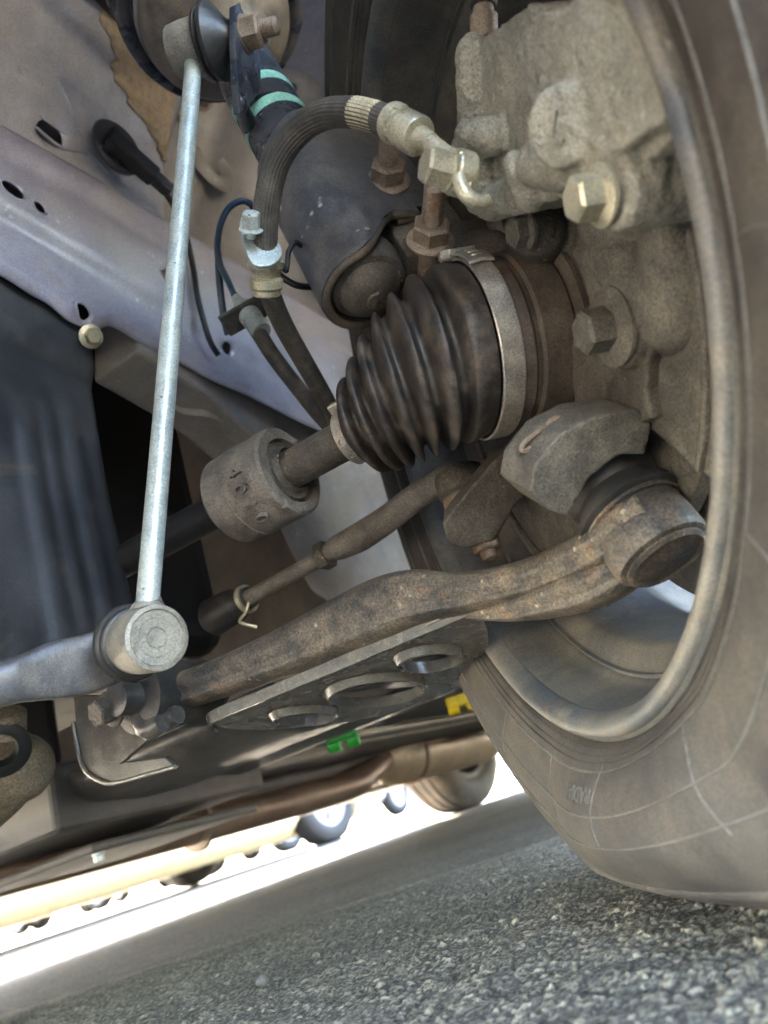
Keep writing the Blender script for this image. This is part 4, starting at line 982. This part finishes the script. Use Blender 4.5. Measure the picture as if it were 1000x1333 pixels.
# mid bracket with grommet
mb = thing('hose_bracket', 'small silver hose bracket with bolt halfway along the brake hose', 'bracket', P(340, 350, .425))
cb_ = P(346, 338, .420)
nb = (hq[i_b]-hq[i_b-10]).normalized()
def bp_(px, py): return PP(px, py, P(335, 320, .412), CD((.25, -.45, -.86)))
nrm = CD((.25, -.45, -.86))
ol = [bp_(x, y) for x, y in ((312, 292), (322, 280), (336, 290), (350, 302), (364, 322), (366, 338), (352, 350), (332, 350), (322, 338), (316, 318))]
plate('bracket_plate', smoothloop(ol, 4), .0028, 'zinc', mb, nrm, bev=.0008)
bolt('bracket_bolt', P(327, 300, .403), CD((.1, -.75, -.6)), .0085, .008, 'zinc', mb, flange=1.5, fl=.0015)
bm = NB(); lathe(bm, hq[i_b]+nb*.000, nb, [(-.003, .0072), (-.002, .0098), (.001, .0100), (.0035, .0080), (.006, .0078), (.0075, .0092), (.0115, .0094), (.0130, .0080), (.0155, .0080), (.0165, .0070)], 32); part('grommet', bm, 'yzinc', mb, angle=40)
bm = NB(); tube(bm, [P(364, 340, .43), P(372, 352, .432), P(374, 345, .434), P(376, 328, .437), P(384, 316, .44), P(392, 320, .444)], .0016, 8, 8); part('spring_clip', bm, 'black', mb)
# body side fitting
bf = thing('pipe_fitting', 'silver union where the brake hose meets the thin blue pipe', 'pipe fitting', P(322, 405, .58))
fd = (P(300, 378, .60)-P(338, 428, .575)).normalized(); fo = P(338, 428, .575)
bm = NB(); lathe(bm, fo, fd, [(-.004, .0075), (0, .0080), (.006, .0080), (.007, .0065), (.010, .0065), (.011, .0085), (.018, .0085)], 28); hexa(bm, fo+fd*.0225, fd, .013, .009); lathe(bm, fo+fd*.031, fd, [(0, .005), (.010, .004), (.011, .002)], 18); part('union', bm, 'zinc', bf, angle=30)
xx, yy = perp(fd); bm = NB(); box(bm, fo+fd*.0200, fd, CD((.8, -.45, 0)), CD((.3, .5, .8)), .0016, .021, .010); bevel(part('mount_plate', bm, 'subframe', bf, smooth=False), .001)
bp2 = thing('brake_pipe', 'thin dark blue brake pipe arching beside the hose bracket', 'pipe', P(290, 380, .62))
bm = NB(); tube(bm, [P(305, 384, .595), P(297, 366, .60), P(287, 345, .605), P(283, 322, .61), P(287, 293, .615), P(297, 272, .62), P(313, 262, .625), P(326, 266, .635), P(334, 280, .645)], .0027, 10, 10); part('pipe_run', bm, 'blue', bp2)
bm = NB(); tube(bm, [P(284, 330, .618), P(286, 370, .62), P(291, 410, .625), P(297, 436, .63)], .0030, 10, 8); part('pipe_run', bm, 'blue', bp2)

# ================================================================== SPEED SENSOR PLUG AND WIRE
def on_wall(px, py, i): return PI(px, py, i)
sp_ = thing('sensor_plug', 'black plug and grommet of the sensor wire on the tower wall', 'plug', on_wall(165, 195, .28))
gp = on_wall(152, 193, .262); gx = CD((.78, -.25, -.5))
bm = NB(); lathe(bm, gp, gx, [(-.006, .018), (-.002, .0255), (.002, .0265), (.004, .0245), (.0045, .001)], 40); part('grommet', bm, 'plastic', sp_, angle=35)
pd = (on_wall(205, 232, .25)-on_wall(147, 180, .25)).normalized(); pz_ = gx; py_ = pd.cross(pz_)
c0 = on_wall(172, 205, .252)
bm = NB(); box(bm, c0, pd, py_, pz_, .026, .0085, .0075); bevel(part('plug_body', bm, 'black', sp_, smooth=False), .003, 3)
bm = NB(); box(bm, c0+pd*.030, pd, py_, pz_, .013, .0065, .0055); bevel(part('plug_collar', bm, 'plastic', sp_, smooth=False), .002, 3)
bm = NB(); box(bm, c0-pd*.022-pz_*.0005, pd, py_, pz_, .004, .015, .004); bevel(part('latch', bm, 'black', sp_, smooth=False), .0015, 2)
sw = thing('sensor_wire', 'thin black sensor wire running down behind the link rod', 'wire', on_wall(255, 340, .29))
wpts = [c0+pd*.038] + [on_wall(x, y, i) for x, y, i in ((212, 245, .262), (228, 272, .268), (243, 310, .275), (252, 350, .28), (258, 390, .28), (272, 440, .285), (284, 462, .29))]
bm = NB(); tube(bm, wpts, .0030, 10, 10); part('wire_run', bm, 'black', sw)
sw2 = thing('hose_wire', 'thin black wire curving behind the hose bracket', 'wire', P(385, 370, .5))
bm = NB(); tube(bm, [P(330, 300, .50), P(345, 335, .50), P(362, 356, .50), P(385, 371, .50), P(410, 374, .51)], .0022, 10, 10); part('wire_run', bm, 'black', sw2)

# ================================================================== TIE ROD
tr = thing('tie_rod', 'brown tie rod reaching from its bellows to the steering arm', 'tie rod', P(480, 690, .53))
tpts = [(P(322, 779, .60), .0062), (P(380, 748, .585), .0062), (P(425, 722, .565), .0065), (P(440, 713, .56), .0092), (P(470, 698, .55), .0105), (P(505, 675, .535), .0098), (P(535, 652, .525), .0095), (P(565, 632, .515), .0095), (P(592, 622, .505), .011), (P(612, 625, .497), .0125)]
bm = NB(); tube(bm, tpts, .008, 20, 8); part('rod', bm, 'damper', tr)
tb = P(605, 640, .492)
bm = NB(); lathe(bm, tb+ZV*.016, -ZV, [(0, .010), (.002, .0155), (.006, .0170), (.016, .0170), (.018, .0150), (.022, .0150), (.030, .0110)], 36); part('tie_rod_end', bm, 'knuckle', tr, angle=35)
td = (tpts[2][0]-tpts[3][0]).normalized()
bm = NB(); hexa(bm, P(428, 720, .564), td, .019, .009); part('lock_nut', bm, 'knuckle', tr, angle=25)
td2 = (P(330, 775, .60)-P(425, 722, .565)).normalized(); b0 = P(322, 779, .603)
bm = NB(); pr = [(-.004, .0085)]
for k in range(2): pr += [(.003+.006*k, .009+.0015*k), (.006+.006*k, .0112+.002*k)]
lathe(bm, b0, td2, pr+[(.018, .0145), (.040, .0155), (.044, .012)], 36); part('bellows', bm, 'rubber', tr, angle=60)
bm = NB(); lathe_loop(bm, b0+td2*.001, td2, [(-.002, .0095), (-.002, .0115), (.002, .0115), (.002, .0095)], 28); part('bellows_clip', bm, 'yzinc', tr)
bm = NB(); tube(bm, [b0+CD((.3, .2, -1))*.011, b0+CD((.3, .6, -1))*.016+td2*.004, b0+CD((-.2, .9, -.5))*.020, b0+CD((.4, 1, -.3))*.024], .0014, 8, 8); part('clip_tail', bm, 'yzinc', tr)
# nut under the steering arm
an = P(630, 702, .470)
bm = NB(); lathe(bm, an-ZV*-.010, -ZV, [(0, .014), (.003, .0150), (.006, .012)], 28); hexa(bm, an, -ZV, .016, .008, NV); lathe(bm, an-ZV*.008, -ZV, [(0, .0052), (.005, .0050), (.006, .003)], 20); part('castle_nut', bm, 'rusty', tr, angle=25)
bm = NB(); lathe(bm, an+ZV*.020, -ZV, [(-.012, .012), (-.010, .0165), (.006, .0175), (.009, .014)], 28); cast('arm_eye', bm, 'rusty', kn, .0015, 3)

# ================================================================== SUBFRAME AND UNDERBODY
sf = thing('subframe', 'dark pressed subframe with bracket below the control arm', 'subframe', CAR(.35, .1, .14))
# bracket with its rounded lower lip: seen from pixel outline on a vertical plane
dpl = -.005
def sf_(px, py, d=.0): return PD(px, py, d)
ol = [sf_(x, y) for x, y in ((95, 905), (100, 960), (108, 995), (125, 1014), (150, 1019), (200, 1006), (228, 998), (215, 985), (160, 992), (190, 965), (240, 943), (205, 928), (180, 905))]
plate('bracket_plate', ol, .004, 'subframe', sf, DV, bev=.001)
bm = NB(); tube(bm, [sf_(x, y)-DV*.001 for x, y in ((97, 940), (102, 968), (110, 998), (126, 1013), (150, 1019), (200, 1006), (230, 998))], .0016, 10, 6); part('rolled_edge', bm, 'armlit', sf)
# clevis cheeks round the bushing
for (x0, y0, x1, y1, x2, y2, d) in ((170, 890, 190, 945, 212, 940, -.012), (196, 885, 205, 935, 232, 930, -.004)):
    bm = NB(); a, b, c2 = sf_(x0, y0, d), sf_(x1, y1, d), sf_(x2, y2, d)
    tube(bm, [(a, .006), (b, .008), (c2, .006)], .006, 10, 6); part('clevis_cheek', bm, 'subframe', sf)
bolt('clevis_bolt', P(146, 922, .50), CD((-.55, .1, -.8)), .016, .010, 'knuckle', sf, flange=1.5)
# main pressing running inboard and rearward
bm = NB(); g = []
for k in range(15):
    i = .30+.055*k
    g.append([CAR(i, d, z) for d, z in ((.12, .20), (.125, .185), (.14, .174), (.20, .168), (.26, .170), (.30, .178), (.34, .172), (.40, .178), (.43, .205))])
grid(bm, g); solid(part('cross_member', bm, 'subframe', sf, angle=50), .004, 0)
bm = NB(); g = []
for k in range(13):
    d = .17+.035*k
    g.append([CAR(i, d, z) for i, z in ((.12, .205), (.122, .190), (.135, .180), (.17, .176), (.21, .179), (.25, .176), (.28, .182), (.29, .205))])
grid(bm, g); solid(part('side_member', bm, 'subframe', sf, angle=50), .004, 0)
bm = NB(); cbox(bm, .10, .20, .40, .50, .17, .20); bevel(part('rear_mount', bm, 'casting', sf, smooth=False), .01, 3)
bm = NB(); lathe(bm, CAR(.15, .42, .145), ZV, [(0, .02), (.003, .032), (.03, .034), (.04, .02)], 32); part('rear_bushing', bm, 'casting', sf, angle=40)
bm = NB(); tube(bm, [P(600, 812, .80), P(597, 835, .82), P(590, 850, .83), P(598, 862, .84), P(600, 876, .85), P(586, 885, .85)], .0028, 8, 8); part('pipe_bracket', bm, 'zinc', sf)
# gearbox corner at the lower left
gb = thing('gearbox', 'pale cast gearbox corner at the lower left edge', 'gearbox', P(20, 1010, .62))
bm = NB(); caps_(bm, P(-30, 1010, .62), P(25, 1000, .62), .035, .028); caps_(bm, P(-20, 1050, .63), P(10, 1035, .62), .022, .016); caps_(bm, P(0, 960, .63), P(45, 985, .63), .016, .012)
caps_(bm, P(-30, 1010, .62), CAR(.62, -.10, .30), .035, .07); cast('gearbox_casting', bm, 'casting', gb, .003, 5)
bm = NB(); lathe_loop(bm, P(0, 975, .55), CD((.45, .1, -.85)), [(-.004, .010), (-.004, .019), (.002, .021), (.004, .018), (.004, .012)], 36); part('seal_ring', bm, 'black', gb)
bm = NB(); lathe(bm, P(8, 938, .56), CD((.1, -1, -.2)), [(-.01, .014), (.006, .014), (.008, .01)], 24); part('plug', bm, 'casting', gb)
hb = thing('underfloor_cover', 'flat dark grey cover plate under the floor at lower left', 'cover', CAR(.75, .25, .15))
bm = NB(); cbox(bm, .58, .80, .10, .38, .150, .215); bevel(part('cover_shell', bm, 'under', hb, smooth=False), .008, 3)
bm = NB(); cbox(bm, .62, .90, .16, .40, .128, .138); bevel(part('cover_flap', bm, 'under', hb, smooth=False), .004, 2)
for i, d in ((.64, .18), (.88, .18)): bolt('cover_bolt', CAR(i, d, .128), -ZV, .01, .006, 'zinc', hb)

# ================================================================== EXHAUST
ex_ = thing('exhaust', 'brown exhaust pipe running back to a tan silencer', 'exhaust', CAR(.9, 1.4, .12))
def pz2(px, py, z): return PZ(px, py, z)
ep = [(CAR(.95, -.1, .155), .027), (CAR(.93, .4, .150), .027), (CAR(.90, .9, .148), .027), (CAR(.93, 1.05, .165), .026), (CAR(.97, 1.2, .195), .024), (CAR(.98, 1.3, .20), .024)]
bm = NB(); tube(bm, ep, .026, 24, 8); part('pipe', bm, 'exhaust', ex_)
bm = NB(); lathe(bm, CAR(.98, 1.16, .195), DV, [(0, .025), (.02, .045), (.05, .062), (.10, .068), (.50, .068), (.56, .06), (.60, .025)], 40); part('silencer', bm, 'muffler', ex_, angle=40)
bm = NB(); lathe_loop(bm, CAR(.98, 1.28, .195), DV, [(0, .068), (0, .072), (.012, .072), (.012, .068)], 40); part('silencer_seam', bm, 'exhaust', ex_)
bm = NB(); tube(bm, [CAR(.98, 1.74, .195), CAR(.9, 2.3, .22), CAR(.72, 3.0, .24)], .022, 16, 8); part('tail_pipe', bm, 'exhaust', ex_)
for d in (.55,): 
    bm = NB(); lathe(bm, CAR(.92 if d < 1 else .84, d, .152), DV, [(0, .030), (.002, .042), (.010, .042), (.012, .030)], 28); part('pipe_flange', bm, 'exhaust', ex_)
hsd = thing('heat_shield', 'pale metal heat shield above the silencer', 'heat shield', CAR(.6, 1.7, .24))
bm = NB(); g = []
for k in range(13):
    d = 1.25+.10*k
    g.append([CAR(.98+ (-.15+.30*j/10), d, .203-.03*(abs(j-5)/5)**2*0+.004*sin(d*40)+.0*j) - ZV*(.02*(abs(j-5)/5)**3) for j in range(11)])
grid(bm, g); solid(part('shield_sheet', bm, 'muffler', hsd, angle=60), .002, 0)
# clips on the pipes under the floor
def clip(name, label, px, py, z, material, sx):
    p0 = PZ(px, py, z)
    t = thing(name, label, 'clip', p0)
    bm = NB(); box(bm, p0, RXW, FYW, ZV, .016*sx, .012, .006*sx); bevel(part('clip_body', bm, material, t, smooth=False), .003)
    for s in (-1, 1):
        bm = NB(); lathe(bm, p0+RXW*(.010*s*sx)-ZV*.008, RXW, [(-.006*sx, .004), (-.006*sx, .009), (.006*sx, .009), (.006*sx, .004)], 16); part('clip_jaw', bm, material, t)
    return t
RXW, FYW = V((1, 0, 0)), V((0, 1, 0))
clip('green_clip', 'bright green plastic pipe clip under the floor', 445, 957, .176, 'green', 1.15)
clip('yellow_clip', 'yellow plastic pipe clips near the tyre edge', 600, 912, .192, 'yellow', 1.35)
lines = thing('fuel_lines', 'thin pale pipes running along under the floor', 'pipes', CAR(.4, 1, .17))
for k in range(3):
    bm = NB(); tube(bm, [CAR(.55+.03*k, .45, .190), CAR(.56+.03*k, .9, .192), CAR(.52+.03*k, 1.4, .193), CAR(.50+.03*k, 2.3, .193)], .005, 10, 6); part('pipe_run', bm, 'muffler' if k != 1 else 'subframe', lines)
shl = thing('seam_strip', 'long pale pinch weld strip along the far floor edge', 'trim', CAR(1.3, 1, .14))
bm = NB(); cbox(bm, 1.30, 1.34, .35, 1.9, .160, .205); bevel(part('strip', bm, 'muffler', shl, smooth=False), .006)

# ================================================================== REAR WHEEL OF THIS CAR
def simple_wheel(parent, c0, ax, R, wd, capm, tyre_m='fartyre', spokes=5, n=40):
    ax = ax.normalized(); x, y = perp(ax)
    bm = NB(); h = wd/2
    lathe_loop(bm, c0, ax, [(-h*.80, R*.62), (-h, R*.70), (-h*1.02, R*.82), (-h*.9, R*.94), (-h*.72, R*.985), (-h*.5, R*.995), (-h*.46, R*.975), (-h*.38, R*.975), (-h*.34, R*1.0), (-.04*h, R*1.0), (0, R*.975), (.04*h, R*1.0), (h*.34, R), (h*.38, R*.975), (h*.46, R*.975), (h*.5, R*.995), (h*.72, R*.985), (h*.9, R*.94), (h*1.02, R*.82), (h, R*.70), (h*.80, R*.62)], n)
    ty = part('tyre', bm, tyre_m, parent, angle=40)
    bm = NB(); lathe_loop(bm, c0, ax, [(-h*.85, R*.64), (-h*.85, R*.58), (h*.6, R*.56), (h*.85, R*.60), (h*.85, R*.64)], n); part('rim', bm, capm, parent, angle=40)
    bm = NB(); lathe(bm, c0+ax*(h*.62), ax, [(0, R*.60), (h*.12, R*.58), (h*.20, R*.40), (h*.24, R*.15), (h*.24, R*.01)], n); cp_ = part('hubcap', bm, capm, parent, angle=40)
    for k in range(spokes):
        t = 2*pi*(k+.5)/spokes; er = x*cos(t)+y*sin(t); et = -x*sin(t)+y*cos(t)
        bm = NB(); box(bm, c0+ax*(h*.84)+er*(R*.40), er, et, ax, R*.09, R*.045, h*.05); part('vent', bm, 'black', cp_, smooth=False)
rw = thing('back_wheel', 'rear wheel of this car seen far back under the floor', 'wheel', CAR(1.60, 2.52, 0))
simple_wheel(rw, CAR(1.60, 2.52, .298), IV, .30, .185, 'rim', 'tyre')
bm = NB(); tube(bm, [CAR(1.50, 2.52, .29), CAR(1.2, 2.50, .27), CAR(.7, 2.5, .27), CAR(0, 2.55, .27)], .03, 16, 6); ax_ = thing('rear_axle', 'dark rear axle beam behind the silencer', 'axle', CAR(.7, 2.5, .24)); part('beam', bm, 'under', ax_)

# ================================================================== FAR CARS
def far_car(label, ci, cdd, paint, L=4.2, Wd=1.7, rot=0, capm='cap', wb=2.6, R=.30, clear=.22):
    t = thing('parked_car', label, 'car', CAR(ci, cdd, 0), 'cars parked across the lot')
    a = radians(rot); f = DV*cos(a)+IV*sin(a); s = -DV*sin(a)+IV*cos(a); o = CAR(ci, cdd, 0)
    def q(x, y, z): return o + f*x + s*y + ZV*z
    h = Wd/2
    # side profile lofted across the width, with wheel arches cut by raising the lower edge
    xs = [-L/2, -L/2+.12, -wb/2-.36, -wb/2-.33, -wb/2, wb/2-.0-wb+.33, -wb/2+.36, 0, wb/2-.36, wb/2-.33, wb/2, wb/2+.33, wb/2+.36, L/2-.12, L/2]
    def low(x):
        for c0 in (-wb/2, wb/2):
            dx = abs(x-c0)
            if dx < .345: return .30+sqrt(max(0, .345**2-dx*dx))
        return clear if abs(x) < L/2-.1 else clear+.1
    def topz(x): return lerp(x, [(-L/2, .62), (-L/2+.15, .82), (-L/2+1.0, .92), (L/2-.5, .98), (L/2, .80)])
    xx = [-L/2+L*k/60 for k in range(61)]
    bm = NB(); rws = []
    for x in xx:
        e = 1-.10*(abs(x)/(L/2))**6
        rws.append([bm.verts.new(q(x, y*h*e, z)) for y, z in ((-1+.12, low(x)), (-1, low(x)+.10*(1 if low(x) < .4 else .2)), (-1.0, (low(x)+topz(x))/2+.1), (-.96, topz(x)), (.96, topz(x)), (1.0, (low(x)+topz(x))/2+.1), (1, low(x)+.10*(1 if low(x) < .4 else .2)), (1-.12, low(x)))])
    for a_, b_ in zip(rws, rws[1:]): bridge(bm, a_, b_)
    capf(bm, rws[0]); capf(bm, rws[-1]); part('body', bm, paint, t, angle=45)
    bm = NB(); lo = [bm.verts.new(q(x, y, .90)) for x, y in ((-L/2+1.0, -h*.94), (L/2-.35, -h*.94), (L/2-.35, h*.94), (-L/2+1.0, h*.94))]
    hi = [bm.verts.new(q(x, y, 1.42)) for x, y in ((-L/2+1.7, -h*.76), (L/2-.85, -h*.76), (L/2-.85, h*.76), (-L/2+1.7, h*.76))]
    bridge(bm, lo, hi); capf(bm, hi); capf(bm, lo); bevel(part('cabin', bm, 'glass', t, smooth=False), .05, 2)
    bm = NB(); box(bm, q(.35, 0, 1.43), f, s, ZV, L/2-1.25, h*.74, .02); bevel(part('roof', bm, paint, t, smooth=False), .015, 2)
    for sx in (-1, 1):
        for sy in (-1, 1):
            c0 = q(sx*wb/2, sy*(h-.10), R); bm = None
            simple_wheel(t, c0, s*sy, R, .19, capm, n=32)
    return t
far_car('cream car parked opposite with a slotted hubcap in view', 3.72+.85, 4.26-1.60, 'cream', clear=.115, wb=3.2, L=4.9)
far_car('silver car in the row beyond, behind the cream car sill', 14.5, 9.6, 'silver', rot=90)
far_car('dark car in the row beyond, second from the silver one', 14.6, 7.0, 'darkcar', rot=90)
far_car('white car in the row beyond, beside the dark one', 14.4, 4.4, 'white', rot=90)
far_car('silver car at the far right of the row beyond', 14.5, 11.9, 'silver', rot=90)
far_car('silver car in the bright gap left of the rear wheel', 8.2, 9.0, 'silver', rot=0)
far_car('white car glimpsed in the bright gap right of the rear wheel', 6.6, 14.5, 'white', rot=0)
# pebble on the asphalt
pb_ = thing('loose_pebble', 'small dark loose pebble on the asphalt near the bottom', 'pebble', PZ(341, 1280, .0))
bm = NB(); c0 = PZ(341, 1277, .004); bmesh.ops.create_icosphere(bm, subdivisions=3, radius=.0042)
for v in bm.verts: v.co = V((v.co.x*1.1, v.co.y, v.co.z*.8))*(1+.18*sin(v.co.x*900+1)*cos(v.co.y*700)) + c0
part('stone', bm, 'stone', pb_)
